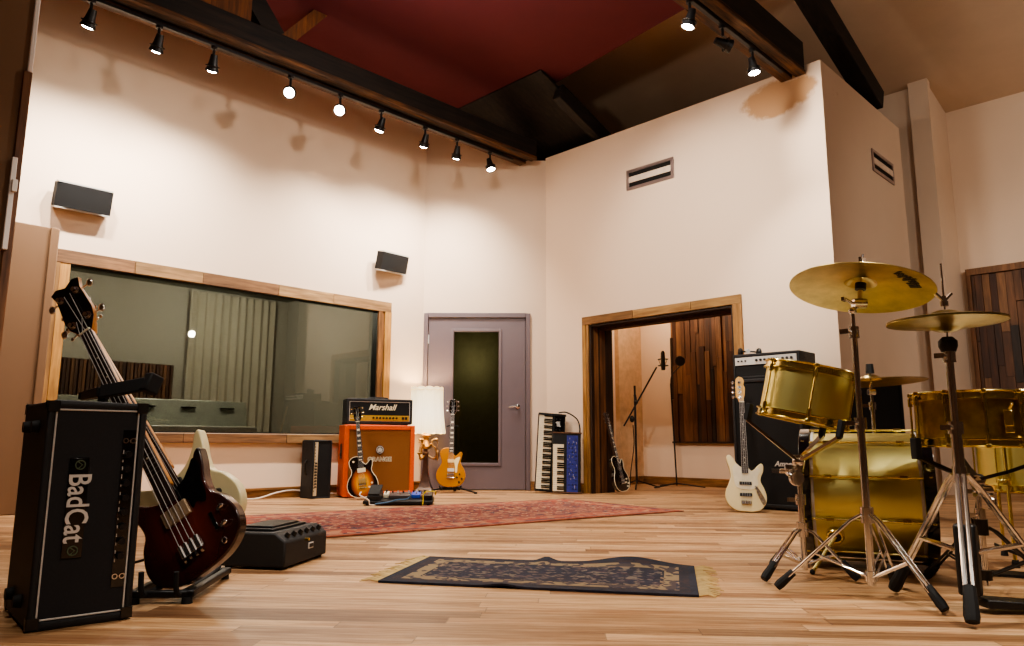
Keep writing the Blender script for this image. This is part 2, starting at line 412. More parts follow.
# wall with the booth doorway
OY0, OY1, OZ = 3.625, 5.492, 1.965
m = MB()
m.span((DW, OY1, 0), (DW + .4, CR.y, 4.26)); m.span((DW, RT, 0), (DW + .4, OY0, 4.26)); m.span((DW, OY0, OZ), (DW + .4, OY1, 4.26))
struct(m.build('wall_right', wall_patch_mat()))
m = MB(); m.span((DW + .4, RT, 0), (9.05, RT + .2, 4.26)); struct(m.build('wall_return', M_WALL))
m = MB(); m.span((9.75, 2.47, 0), (9.95, 8, 7)); m.span((9.65, 2.40, 0), (9.75, 2.62, 7)); struct(m.build('wall_pilaster', M_WALL))
m = MB(); m.span((RX, -4.5, 0), (RX + .2, 2.47, 7)); m.span((9.75, 2.43, 0), (RX, 2.63, 7)); struct(m.build('wall_far', M_WALL))
m = MB(); m.span((-4.7, -4.7, 0), (-4.5, 12, 8.2)); struct(m.build('wall_rear', mat('rear_wall_paint', (120, 92, 70), .85, var=.05)))
m = MB(); m.span((-4.5, -4.7, 0), (14, -4.5, 8.2)); struct(m.build('wall_side', mat('side_wall_dark', (98, 79, 63), .8, var=.1)))
# sloping roof lining
m = MB(); rz = lambda x: 4.886 + .2 * (RX - x)
m.add([(-4.7, -4.7, rz(-4.7)), (14, -4.7, rz(14)), (14, 12, rz(14)), (-4.7, 12, rz(-4.7)), (-4.7, -4.7, rz(-4.7) + .1), (14, -4.7, rz(14) + .1), (14, 12, rz(14) + .1), (-4.7, 12, rz(-4.7) + .1)],
      [(0, 1, 2, 3), (7, 6, 5, 4), (0, 4, 5, 1), (1, 5, 6, 2), (2, 6, 7, 3), (3, 7, 4, 0)])
struct(m.build('ceiling', M_CEIL))
# maroon ceiling panel
p1, p2 = fl(495, 118, 4.85), fl(683, 10, 4.85)
d = (p2 - p1).normalized(); a = p1 - d * .8; b = p2 + d * 4
m = MB(); q = Vector((-7.5, .6, 0))
vs = [a, b, b + q, a + q]; m.add([tuple(v) for v in vs] + [(v.x, v.y, 4.93) for v in vs], [(3, 2, 1, 0), (4, 5, 6, 7), (0, 1, 5, 4), (1, 2, 6, 5), (2, 3, 7, 6), (3, 0, 4, 7)])
struct(m.build('ceiling_panel', M_MAROON))
# roof trusses: bottom chords, rafters, webs
def beam(name, y0, y1, x0, x1, z0, z1):
    r = sempty(name)
    m = MB(); m.span((x0, y0, z0 + .02), (x1, y1, z1)); m.build('chord', M_BEAM, r, bevel=.012)
    m = MB(); m.span((x0, y0 - .008, z0 - .012), (x1, y0 + .1, z0 + .03)); m.span((x0, y1 - .11, z0 - .015), (x1, y1 + .006, z0 + .045)); m.build('edge_board', M_BEAMB, r, bevel=.008)
    return r
bl = beam('roof_beam', 6.12, 6.42, -4.4, 6.56, 4.16, 4.40)
m = MB(); m.bar((3.0, 6.27, 4.40), (1.55, 6.27, 6.2), .16, .2); m.build('strut', M_BEAM, bl)
m = MB(); m.bar((3.1, 6.25, 4.40), (4.3, 6.25, 5.9), .1, .12); m.build('brace', M_POST, bl)
m = MB(); m.span((1.2, 6.14, 4.40), (2.72, 6.2, 6.4)); m.build('web_board', M_POST, bl)
br = beam('roof_beam', 2.74, 2.98, -4.4, 6.80, 4.17, 4.50)
m = MB(); m.bar((5.35, 2.86, 4.50), (5.05, 2.86, 5.6), .12, .2); m.build('strut', M_POST, br)
m = MB(); m.bar((5.75, 2.72, 4.92), (6.75, 2.66, 4.98), .09, .09); m.build('tie_stub', M_BEAMB, br)
r3 = beam('roof_beam', -1.2, -.95, -4.4, 10.4, 4.17, 4.47)
m = MB(); m.bar((4.2, 2.66, 5.86), (8.5, 2.66, 4.42), .2, .24); struct(m.build('rafter', M_BEAM, bevel=.012))
m = MB(); m.bar((6.15, 5.4, 4.68), (7.4, 5.4, 4.22), .12, .2); struct(m.build('rafter', M_BEAM, bevel=.012))
m = MB(); zr = lambda x: 4.74 - .38 * (x - 6.1)  # dark sheet in place of the unlit roof's shade beside the rafter
m.add([(5.85, 5.4, zr(5.85)), (7.6, 5.4, zr(7.6)), (7.6, 7.29, zr(7.6)), (5.85, 7.29, zr(5.85)), (5.85, 5.4, zr(5.85) + .04), (7.6, 5.4, zr(7.6) + .04), (7.6, 7.29, zr(7.6) + .04), (5.85, 7.29, zr(5.85) + .04)],
      [(0, 1, 2, 3), (7, 6, 5, 4), (0, 4, 5, 1), (1, 5, 6, 2), (2, 6, 7, 3), (3, 7, 4, 0)]); struct(m.build('ceiling_shade_sheet', M_BEAM))
# wall end and slab beside the window, both in the near left of the room
e = onY(36, 40, 5.4)
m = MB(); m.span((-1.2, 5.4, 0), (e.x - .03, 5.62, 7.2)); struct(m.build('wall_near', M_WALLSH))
m = MB(); m.span((e.x - .03, 5.385, 2.95), (e.x, 5.63, 7.2)); struct(m.build('trim_1', M_WHITE, bevel=.006))
m = MB(); m.span((e.x - .05, 5.38, 0), (e.x, 5.64, 2.95)); struct(m.build('trim_2', WP[1], bevel=.006))
lp = onY(5, 250, 5.37); m = MB(); m.span((e.x - .06, 5.355, 1.75), (e.x - .03, 5.381, 2.35)); m.span((e.x - .05, 5.33, 2.12), (e.x - .02, 5.36, 2.2)); struct(m.build('trim_3', M_WHITE, bevel=.004))
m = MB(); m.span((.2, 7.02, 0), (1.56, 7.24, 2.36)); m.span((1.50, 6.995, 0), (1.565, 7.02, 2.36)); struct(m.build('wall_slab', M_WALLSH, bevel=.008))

# control room window
wn = sempty('window_1')
def boards_x(mm, x0, x1, z0, z1, y0, y1, n):
    t = x0
    for i in range(n):
        x = x0 + (x1 - x0) * (i + 1) / n + (random.uniform(-.15, .15) if i < n - 1 else 0)
        mm.span((t, y0 - random.uniform(0, .006), z0), (x - .003, y1, z1), random.randrange(3)); t = x
FX = [M_FRAMEX, wood('reclaimed_board_x2', (134, 98, 62), (208, 170, 120), 0, 1.1, .65), wood('reclaimed_board_x3', (86, 58, 38), (170, 124, 82), 0, 1.0, .65)]
FZ = [M_FRAMEZ, wood('reclaimed_board_z2', (150, 100, 46), (216, 166, 92), 2, 1.1, .65), wood('reclaimed_board_z3', (96, 62, 34), (170, 118, 68), 2, 1.0, .65)]
m = MB(); boards_x(m, 1.60, 5.20, 2.13, 2.25, LW - .035, LW, 5); m.build('head_board', FX, wn, bevel=.003)
m = MB(); boards_x(m, 1.60, 5.20, .565, .655, LW - .06, LW, 3); m.build('sill_board', FX, wn, bevel=.003)
m = MB(); m.span((1.60, LW - .033, .655), (1.655, LW, 2.13), 0); m.span((1.657, LW - .03, .655), (1.735, LW, 2.13), 1); m.build('jamb_board', FZ, wn, bevel=.003)
m = MB(); m.span((5.02, LW - .033, .655), (5.07, LW, 2.13), 2); m.span((5.075, LW - .02, .655), (5.105, LW, 2.13), 2); m.span((5.108, LW - .036, .655), (5.20, LW, 2.13), 1); m.build('jamb_board', FZ, wn, bevel=.003)
m = MB(); m.span((WX0, LW + .07, WZ0), (WX1, LW + .08, WZ1)); m.build('pane', glass_mat('window_glass', (.45, .445, .41, 1), 1.5), wn)
m = MB(); m.span((WX0, LW + .005, WZ0), (WX1, LW + .2, WZ0 + .012)); m.span((WX0, LW + .005, WZ0 + .012), (WX0 + .015, LW + .2, WZ1)); m.span((WX1 - .015, LW + .005, WZ0 + .012), (WX1, LW + .2, WZ1)); m.span((WX0 + .015, LW + .005, WZ1 - .015), (WX1 - .015, LW + .2, WZ1)); m.build('reveal', M_BLACK, wn)

# control room behind the glass
CRY = 10.6; M_CRW = mat('control_room_wall', (170, 166, 156), .9, var=.03)
m = MB(); m.span((.2, CRY, 0), (5.6, CRY + .1, 2.9)); m.span((.1, LW + .2, 0), (.2, CRY + .1, 2.9)); m.span((5.6, LW + .25, 0), (5.7, CRY + .1, 2.9))
struct(m.build('wall_control_room', M_CRW))
m = MB(); m.span((.1, LW + .2, 2.75), (5.7, CRY + .1, 2.85)); struct(m.build('ceiling_control_room', mat('control_ceiling', (120, 122, 112), .9)))
m = MB()
for i in range(34):
    x = 2.3 + i * .047; m.span((x, CRY - .07 - .02 * (i % 2), .3), (x + .035, CRY - .02, 1.62), i % 3)
struct(m.build('trim_4', [WP[0], WP[1], WP[2]]))
m = MB(); cx0 = 3.5                      # pale curtain folds
pts = []
for i in range(150): pts.append((2.05 + .0 + i * .022, CRY - .1 - .03 * math.sin(i * 1.15) - .015 * math.sin(i * .37)))
q = [p for p in pts if p[0] > 4.05 ]
vs = [(x, y, .05) for x, y in q] + [(x, y, 2.7) for x, y in q]; n = len(q)
m.add(vs, [(i, i + 1, i + 1 + n, i + n) for i in range(n - 1)])
tag(m.build('curtain', mat('curtain_cloth', (180, 174, 160), .95, var=.06)), 'pale grey green curtain hanging in the room behind the window glass', 'curtain')
t = thing('mixing_console', 'long pale metal mixing console standing just behind the window glass', 'console', T(3.0, 7.78, 0))
m = MB(); m.span((-1.1, 0, .52), (.82, .7, .74)); m.build('body', mat('console_grey', (222, 220, 212), .4, .2), t, bevel=.015)
m = MB(); m.add([(-1.1, .25, .74), (.82, .25, .74), (.82, .65, .74), (-1.1, .65, .74), (-1.1, .32, 1.02), (.82, .32, 1.02), (.82, .55, 1.02), (-1.1, .55, 1.02)], [(3, 2, 1, 0), (4, 5, 6, 7), (0, 1, 5, 4), (1, 2, 6, 5), (2, 3, 7, 6), (3, 0, 4, 7)]); m.build('meter_bridge', mat('console_green', (200, 204, 192), .35, .3), t, bevel=.01)
for sx in (-.95, .7):
    m = MB(); m.span((sx - .05, .1, 0), (sx + .05, .6, .52)); m.build('leg', M_STEEL, t)
for i in range(4):
    m = MB(); m.span((-.75 + i * .42, .268, .93), (-.6 + i * .42, .30, .945)); m.build('vent_slot', M_BLACK, t)
for i, (x, y) in enumerate(((2.9, 8.9), (3.3, 9.7), (4.2, 8.9), (4.6, 9.7), (2.2, 9.6))):
    o = thing('ceiling_downlight', ['first', 'second', 'third', 'fourth', 'fifth'][i] + ' small recessed ceiling downlight seen through the control window', 'ceiling light', T(x, y, 2.745), 'downlights behind the window')
    m = MB(); m.lathe([(.045, 0), (.06, -.006), (.06, .0)], 20); m.build('trim_ring', M_WHITE, o)
    m = MB(); m.lathe([(0, -.001), (.044, -.001), (.044, .0)], 20); m.build('bulb', mat('downlight_glow', (255, 246, 230), .5, var=0, emis=14), o)

# glazed purple door
d1 = sempty('door_1', DM)
gl, gr_, gz0, gz1 = (toD @ at(454, 333, 9.2)).x, (toD @ at(499, 333, 9.2)).x, .33, 1.955
m = MB(); m.span((dl, -.03, 0), (dl + .055, .1, DT)); m.span((dr - .055, -.03, 0), (dr, .1, DT)); m.span((dl + .055, -.03, DT - .055), (dr - .055, .1, DT)); m.build('door_frame', M_PURPLE, d1, bevel=.006)
a, b = dl + .062, dr - .062
m = MB(); m.span((a, 0, .012), (gl, .05, DT - .062)); m.span((gr_, 0, .012), (b, .05, DT - .062)); m.span((gl, 0, .012), (gr_, .05, gz0)); m.span((gl, 0, gz1), (gr_, .05, DT - .062)); m.build('door_leaf', M_PURPLE, d1)
m = MB(); w = .035
m.span((gl - w, -.014, gz0 - w), (gl, .0, gz1 + w)); m.span((gr_, -.014, gz0 - w), (gr_ + w, .0, gz1 + w)); m.span((gl, -.014, gz0 - w), (gr_, .0, gz0)); m.span((gl, -.014, gz1), (gr_, .0, gz1 + w)); m.build('glazing_bead', M_PURPLE, d1, bevel=.005)
m = MB(); m.span((gl, .02, gz0), (gr_, .028, gz1)); m.build('pane', glass_mat('door_glass', (.42, .43, .36, 1), 1.5), d1)
hx = (toD @ at(516, 407, 9.2)).x
h = MB(); h.lathe([(0, 0), (.027, 0), (.027, .008), (.012, .012), (.012, .05), (0, .05)], 20, 0, T(hx + .02, 0, 1.02) @ rot(PI / 2, 'X')); h.tube([(hx + .02, -.045, 1.02), (hx - .02, -.05, 1.02), (hx - .09, -.045, 1.012)], [.011, .011, .008]); h.build('handle', M_CHROME, d1)
for z in (1.86, 1.05, .25):
    h = MB(); h.cyl((a - .004, -.006, z - .055), (a - .004, -.006, z + .055), .01); h.build('hinge', M_SILVER, d1)
m = MB(); m.M = DM; m.span((dl - .1, 1.2, 0), (dr + .1, 1.3, 2.4)); m.span((dl - .1, .2, 0), (dl, 1.3, 2.4)); m.span((dr, .2, 0), (dr + .1, 1.3, 2.4)); m.span((dl, .13, 2.3), (dr, 1.3, 2.4)); struct(m.build('wall_passage', mat('passage_paint', (176, 168, 142), .9)))

# booth doorway: casing, jamb strips
d2 = sempty('door_2')
FY = [M_FRAMEY, wood('reclaimed_board_y2', (146, 104, 56), (214, 172, 112), 1, 1.1, .65), wood('reclaimed_board_y3', (104, 72, 40), (176, 128, 76), 1, 1.0, .65)]
m = MB(); cy0, cy1 = 3.525, 5.59; t0 = cy0
for i, y in enumerate((4.1, 4.85, cy1)): m.span((DW - .03 - .004 * i, t0, OZ + .005), (DW, y - .003, 2.066), i); t0 = y
m.build('head_casing', FY, d2, bevel=.003)
m = MB(); m.span((DW - .03, OY1 + .005, 0), (DW, OY1 + .045, OZ + .005), 0); m.span((DW - .034, OY1 + .047, 0), (DW, cy1, OZ + .005), 1); m.build('side_casing', FZ, d2, bevel=.003)
m = MB(); m.span((DW - .032, cy0, 0), (DW, OY0 - .005, OZ + .005), 0); m.build('side_casing', FZ, d2, bevel=.003)
m = MB(); x = DW - .012
for wdt, k in ((.05, 4), (.10, 3), (.014, 4), (.12, 1), (.012, 4), (.116, 4)):
    m.span((x, OY1 - (.012 if k != 4 else .022), 0), (x + wdt, OY1 + .003, OZ), k); x += wdt
m.build('jamb_lining', WP, d2)
m = MB(); x = DW - .012
for wdt, k in ((.08, 4), (.13, 0), (.014, 4), (.2, 4)):
    m.span((x, OY0 - .003, 0), (x + wdt, OY0 + .02, OZ), k); x += wdt
m.build('jamb_lining', WP, d2)
m = MB(); m.span((DW - .01, OY0 + .02, OZ - .02), (DW + .12, OY1 - .02, OZ + .003), 4); m.span((DW + .12, OY0 + .02, OZ - .05), (DW + .24, OY1 - .02, OZ + .003), 2); m.span((DW + .24, OY0 + .02, OZ - .02), (DW + .4, OY1 - .02, OZ + .003), 4); m.build('head_lining', WP, d2)
# booth interior
BX = 9.0
m = MB(); m.span((BX, RT + .2, 0), (BX + .08, 6.9, 3)); m.span((DW + .4, 6.37, 0), (BX, 6.5, 3)); struct(m.build('wall_booth', M_WALL))
m = MB(); m.span((BX - .55, 6.30, 0), (BX, 6.37, 3)); struct(m.build('wall_booth_return', mat('booth_tan', (202, 170, 136), .85)))
m = MB(); m.span((DW + .4, RT + .2, 2.9), (BX + .08, 6.5, 3.0)); struct(m.build('ceiling_booth', M_CEIL))
def plank_wall(mm, a, b, z0, z1, along, fixed, out, wmin=.05, wmax=.09):
    t = a
    while t < b - .02:
        w = min(random.uniform(wmin, wmax), b - t); zz = [z0]
        while zz[-1] < z1 - .45: zz.append(zz[-1] + random.uniform(.5, 1.3))
        if zz[-1] > z1 - .25 and len(zz) > 1: zz.pop()
        zz.append(z1)
        for i in range(len(zz) - 1):
            dep = random.choice((.02, .03, .035, .045)) ; k = random.randrange(6)
            if along == 'y': mm.span((fixed - dep * out, t, zz[i]), (fixed, t + w - .004, zz[i + 1] - .004), k)
        t += w
m = MB(); plank_wall(m, 4.0, 5.76, .60, 2.40, 'y', BX - .02, 1); m.span((BX - .02, 4.0, .6), (BX, 5.76, 2.4), 4)
m.span((BX - .06, 4.0, .575), (BX, 5.77, .60), 4)
struct(m.build('panel_wall_booth', WP), 'reclaimed dark wood strip panel on the booth wall')
m = MB(); m.span((BX - .03, RT + .3, 0), (BX, 6.30, .11)); m.span((BX - .57, 6.28, 0), (BX - .03, 6.30, .11)); struct(m.build('baseboard_booth', M_BASEY))
m = MB(); plank_wall(m, -3.5, 2.31, .15, 2.66, 'y', RX - .03, 1, .07, .12); m.span((RX - .03, -3.5, .12), (RX, 2.31, 2.68), 4)
m.span((RX - .1, -3.5, 2.66), (RX, 2.36, 2.74), 3); m.span((RX - .1, 2.31, .12), (RX, 2.36, 2.66), 1)
struct(m.build('panel_wall_far', WP), 'reclaimed wood strip panel on the far wall behind the drums')
# baseboards
m = MB(); m.span((1.57, LW - .02, 0), (CL.x, LW, .085)); m.span((1.57, LW - .035, .085), (CL.x, LW, .11)); struct(m.build('baseboard_left', M_BASEX, bevel=.003))
m = MB(); m.M = DM; m.span((-hw, -.02, 0), (dl - .002, 0, .11)); m.span((dr + .002, -.02, 0), (hw, 0, .11)); struct(m.build('baseboard_back', M_BASEX))
m = MB(); m.span((DW - .02, cy1, 0), (DW, CR.y, .11)); m.span((DW - .02, RT, 0), (DW, cy0, .11)); struct(m.build('baseboard_right', M_BASEY))
m = MB(); m.span((DW, RT - .02, 0), (9.05, RT, .11)); struct(m.build('baseboard_return', M_BASEX))
m = MB(); m.span((RX - .02, -4.4, 0), (RX, 2.42, .11)); struct(m.build('baseboard_far', M_BASEY))

# ------------------------------------------------------------------ vents, wall speakers, track lights
def vent(M, w, h, label):
    t = thing('air_vent', label, 'vent', M, 'linear air vents')
    m = MB(); b = .035
    m.span((-w / 2, -.015, -h / 2), (w / 2, 0, -h / 2 + b)); m.span((-w / 2, -.015, h / 2 - b), (w / 2, 0, h / 2)); m.span((-w / 2, -.015, -h / 2 + b), (-w / 2 + b, 0, h / 2 - b)); m.span((w / 2 - b, -.015, -h / 2 + b), (w / 2, 0, h / 2 - b))
    m.build('frame', mat('vent_metal', (168, 150, 146), .35, .7), t, bevel=.003)
    m = MB(); m.span((-w / 2 + b, -.006, -h / 2 + b), (w / 2 - b, -.001, h / 2 - b)); m.build('backing', M_GAP, t)
    m = MB(); m.span((-w / 2 + b, -.014, -.035), (w / 2 - b, -.006, .035)); m.build('slat', mat('vent_slat', (226, 206, 186), .5), t)
RYM = rot(-PI / 2, 'Z')   # front faces -X
vent(T(DW, 4.585, 3.615) @ RYM, .64, .245, 'metal slot air vent high on the wall above the booth doorway')
vent(T(8.37, RT, 3.59), .66, .25, 'metal slot air vent on the beige side wall above the drum kit')
def speaker(M, label):
    t = thing('wall_speaker', label, 'speaker', M, 'slim black wall speakers')
    m = MB(); out = [(-.225, -.11), (-.225, .11), (.225, .11), (.225, -.11)]
    n = 12
    fr = [(.225 * (2 * i / n - 1), -.10 - .022 * (1 - (2 * i / n - 1) ** 2)) for i in range(n + 1)] + [(.225, 0), (-.225, 0)]
    m.add([(x, y, -.105) for x, y in fr] + [(x, y, .105) for x, y in fr], [tuple(range(len(fr) - 1, -1, -1)), tuple(range(len(fr), 2 * len(fr)))] + [(i, (i + 1) % len(fr), (i + 1) % len(fr) + len(fr), i + len(fr)) for i in range(len(fr))])
    m.build('grille', M_GRILL, t)
    m = MB(); m.box((0, -.06, -.113), (.44, .1, .012)); m.box((0, -.06, .113), (.44, .1, .012)); m.build('end_trim', M_SILVER, t)
    m = MB(); m.box((0, .02, 0), (.1, .05, .1)); m.build('mount_bracket', M_BLACK, t)
p = onY(80, 200, LW); speaker(T(p.x, LW - .045, p.z) @ rot(math.radians(14), 'X'), 'slim black speaker on the wall above the left end of the control window')
p = onY(387, 263, LW); speaker(T(p.x, LW - .045, p.z) @ rot(math.radians(14), 'X') @ rot(math.radians(12), 'Z'), 'slim black speaker on the wall above the right end of the control window')
def track(y, x0, x1, z, label):
    t = thing('lighting_track', label, 'track', T(0, 0, 0))
    m = MB(); m.span((x0, y - .018, z - .03), (x1, y + .018, z)); m.build('rail', M_BLACK, t, bevel=.003)
    for x in (x0 + .2, (x0 + x1) / 2, x1 - .2):
        m = MB(); m.span((x - .03, y - .012, z), (x + .03, y + .012, z + .02)); m.build('mount_clip', M_BLACK, t)
track(6.25, -3.9, 6.25, 4.115, 'black lighting track under the beam over the control window')
track(2.84, -3.9, 6.5, 4.125, 'black lighting track under the beam on the right')
spot0 = None
def spot(p, aim, label, group):
    """p: rail underside point; the lamp head hangs below and points along aim"""
    global spot0
    aim = Vector(aim).normalized(); q = (-aim).to_track_quat('Z', 'Y').to_matrix().to_4x4()
    t = thing('track_spotlight', label, 'spotlight', Matrix.Translation(p) @ Matrix.Scale(1.28, 4), group)
    m = MB(); m.cyl((0, 0, 0), (0, 0, -.02), .022); m.cyl((0, 0, -.02), (0, 0, -.075), .009); m.build('mount_stem', M_BLACK, t)
    hd = MB(); hd.M = T(0, 0, -.125) @ q
    hd.lathe([(.0, .06), (.022, .06), (.026, .03), (.03, .0), (.044, -.045), (.046, -.055), (.040, -.055), (.036, -.04)], 20); hd.build('lamp_head', M_BLACK, t)
    rg = MB(); rg.M = T(0, 0, -.125) @ q; rg.ring((0, 0, -.02), .043, .005); rg.build('gimbal_ring', M_STEEL, t)
    bb = MB(); bb.M = T(0, 0, -.125) @ q; bb.lathe([(0, -.064), (.02, -.062), (.034, -.054), (.036, -.045), (0, -.045)], 20); bb.build('bulb', M_BULB, t)
    return p + Vector((0, 0, -.16)) + aim * .105
def lamp(loc, aim, power, angle=70, blend=.7, col=(1, .91, .80), r=.05):
    l = bpy.data.lights.new('track_and_fill_spot', 'SPOT'); l.energy = power * 1.5; l.spot_size = math.radians(angle); l.spot_blend = blend; l.color = col; l.shadow_soft_size = r
    o = bpy.data.objects.new('track_and_fill_spot', l); C.objects.link(o); o.location = loc
    o.rotation_euler = Vector(aim).to_track_quat('-Z', 'Y').to_euler(); return o
ORD = ['first', 'second', 'third', 'fourth', 'fifth', 'sixth', 'seventh', 'eighth', 'ninth']
aims = [(-.1, .55, -1), (0, .6, -1), (.1, .5, -1), (-.45, -.62, -.55), (-.5, -.66, -.5), (-.1, .4, -1), (.1, .5, -1), (.2, .45, -1), (.05, -.25, -1)]
for i, (px, py) in enumerate(((90, 20), (158, 44), (213, 64), (290, 94), (340, 110), (381, 124), (425, 138), (457, 147), (490, 160))):
    x = onY(px, py, 6.25).x
    L = spot(Vector((x, 6.25, 4.085)), aims[i], ORD[i] + ' lit track spotlight from the left on the beam above the control window', 'track spotlights over the window')
    a = aims[i]
    lamp(L, a, 115 if a[1] > 0 else 60, 118 if a[1] > 0 else 60, 1.0)
for i, ((px, py), a) in enumerate(zip(((690, 16), (723, 40), (753, 66)), ((-.1, .3, -1), (.75, -.5, -.25), (.1, -.1, -1)))):
    x = onY(px, py, 2.84).x
    L = spot(Vector((x, 2.84, 4.095)), a, ['leftmost lit track spotlight on the right beam, beside the maroon ceiling panel', 'middle track spotlight on the right beam, turned sideways with its shiny face away', 'lit track spotlight nearest the wall corner on the right beam'][i], 'track spotlights on the right beam')
    lamp(L, a, (95, 60, 80)[i], 90)
# unseen spots along the beams, out of frame; some added to brighten the drums
for p, a, pw, an in (((3.6, 2.84, 4.0), (1.0, .25, -.45), 190, 60), ((2.8, 2.84, 4.0), (1.0, .55, -.62), 150, 70), ((1.2, 2.84, 4.0), (.35, -.35, -1), 120, 80), ((.2, 2.84, 4.0), (.3, .2, -1), 55, 90),
                     ((2.6, -1.0, 4.0), (.1, .55, -1), 170, 70), ((1.4, -1.0, 4.0), (.3, .6, -1), 75, 80), ((4.8, -1.0, 4.0), (1, .3, -.45), 110, 90), ((7.2, -1.0, 4.0), (.7, .3, -.6), 80, 90),
                     ((2.2, 2.84, 4.0), (.1, .6, -1), 90, 90), ((.6, 6.25, 3.95), (.1, .5, -1), 60, 90), ((1.0, 2.84, 4.0), (2.6, -1.6, -3.4), 190, 38), ((3.0, -1.0, 4.0), (.7, 2.1, -3.4), 60, 40)):
    lamp(Vector(p), a, pw, an)
lamp(Vector((8.6, -1.6, 3.4)), (.15, .35, 1), 45, 130)  # upward spot added to lighten the right ceiling, no fixture there
def point(loc, e, col=(1, .82, .6), r=.15):
    l = bpy.data.lights.new('fill_and_bulb_light', 'POINT'); l.energy = e; l.color = col; l.shadow_soft_size = r
    o = bpy.data.objects.new('fill_and_bulb_light', l); C.objects.link(o); o.location = loc
point((8.2, 5.5, 2.7), 28, (1, .82, .62)); point((1.6, 9.0, 2.5), 95, (1, .97, .86), .05); point((4.2, 9.2, 2.5), 95, (1, 1, .9), .05); point((3.0, 7.58, 2.3), 90, (1, .98, .88), .05); point((6.75, 7.5, 1.7), 6, (1, .9, .7), .2)  # control room, console and passage lights added to brighten the views through glass
for p, e in (((.5, -.8, 3.4), 95), ((6.6, -2.2, 3.0), 45), ((3.5, 4.2, 3.9), 65)): point(p, e, (1, .89, .78), .07)  # ambient fill points added in the room, no lamp hangs there
w = bpy.data.worlds.new('world'); scene.world = w; w.use_nodes = True
w.node_tree.nodes['Background'].inputs[0].default_value = (1, .8, .6, 1); w.node_tree.nodes['Background'].inputs[1].default_value = .05

# ------------------------------------------------------------------ rugs
def rug(name, label, M, hx, hy, m_, wav, fringe_m=None, nx=40, ny=24):
    t = thing(name, label, 'rug', M)
    m = MB(); vs, fs = [], []
    for top in (1, 0):
        for j in range(ny + 1):
            for i in range(nx + 1):
                x = hx * (2 * i / nx - 1); y = hy * (2 * j / ny - 1); vs.append((x, y, wav(x, y) + (.009 if top else .001)))
    n1 = (nx + 1) * (ny + 1); W = nx + 1
    for j in range(ny):
        for i in range(nx):
            a = j * W + i; fs.append((a, a + 1, a + 1 + W, a + W)); fs.append((n1 + a + W, n1 + a + 1 + W, n1 + a + 1, n1 + a))
    for i in range(nx):
        fs.append((i + 1, i, n1 + i, n1 + i + 1)); a = ny * W + i; fs.append((a, a + 1, n1 + a + 1, n1 + a))
    for j in range(ny):
        a = j * W; fs.append((a, a + W, n1 + a + W, n1 + a)); a = j * W + nx; fs.append((a + W, a, n1 + a, n1 + a + W))
    m.add(vs, fs); m.build('pile', [m_], t)
    if fringe_m:
        for sgn in (-1, 1):
            m = MB()
            for k in range(46):
                y = hy * (2 * (k + .5) / 46 - 1); ln = random.uniform(.05, .10); dy = random.uniform(-.02, .02)
                m.tube([(sgn * hx, y, .006), (sgn * (hx + ln * .5), y + dy * .4, .012), (sgn * (hx + ln), y + dy, .004)], [.004, .0035, .002], 5)
            o = m.build('fringe', fringe_m, t); o['kind'] = 'stuff'
    return t
RR = T(4.0, 4.62, 0)
hx, hy = 1.78, .80
rug('red_rug', 'large worn red patterned rug spread on the floor before the amplifiers', RR @ rot(math.radians(-9.5), 'Z'), hx, hy, rug_mat('red_persian', hx, hy,
    [(112, 46, 40), (146, 78, 62), (76, 40, 46), (172, 128, 98), (48, 44, 66), (128, 58, 48), (150, 100, 84)],
    [(.30, (146, 84, 66), (84, 58, 70)), (.25, (150, 66, 50), (172, 122, 92)), (.10, (70, 56, 72), (160, 108, 84)), (.05, (148, 84, 62), (134, 66, 50))], 20, ((122, 50, 42), (186, 140, 106), (72, 60, 84))),
    lambda x, y: .002 * math.sin(3 * x + y) + .002)
ca, cb, cc, cd = fl(380, 584), fl(431, 559), fl(684, 566), fl(704, 599)
ctr = (ca + cb + cc + cd) / 4; ang = math.atan2((cd - ca).y, (cd - ca).x)
nh, nw = (cd - ca).length / 2, (cb - ca).length / 2
rug('navy_rug', 'small navy blue patterned rug with tan fringed ends lying on bare boards', T(ctr.x, ctr.y, 0) @ rot(ang, 'Z'), nh, nw, rug_mat('navy_persian', nh, nw,
    [(20, 24, 42), (34, 34, 52), (74, 62, 64), (18, 20, 34), (104, 92, 80), (54, 36, 48), (26, 30, 48)],
    [(.150, (24, 26, 40), (128, 106, 80)), (.135, (128, 110, 82), (62, 52, 54)), (.085, (128, 108, 82), (34, 36, 54)), (.072, (26, 28, 40), (44, 34, 40)), (.03, (24, 32, 48), (20, 26, 40))], 34, ((22, 26, 44), (100, 88, 76), (50, 34, 46)), .04),
    lambda x, y: max(0, .034 * math.exp(-((x - .36) / .17) ** 2) * max(0, (y / nw)) ** 3) + .02 * math.exp(-((x + .05) / .04) ** 2) * max(0, y / nw) ** 4 + .010 * math.exp(-((x + .12) / .06) ** 2) * max(0, -y / nw) ** 6 + .001,
    mat('tan_fringe', (190, 164, 112), .9, var=.2), 64, 20)

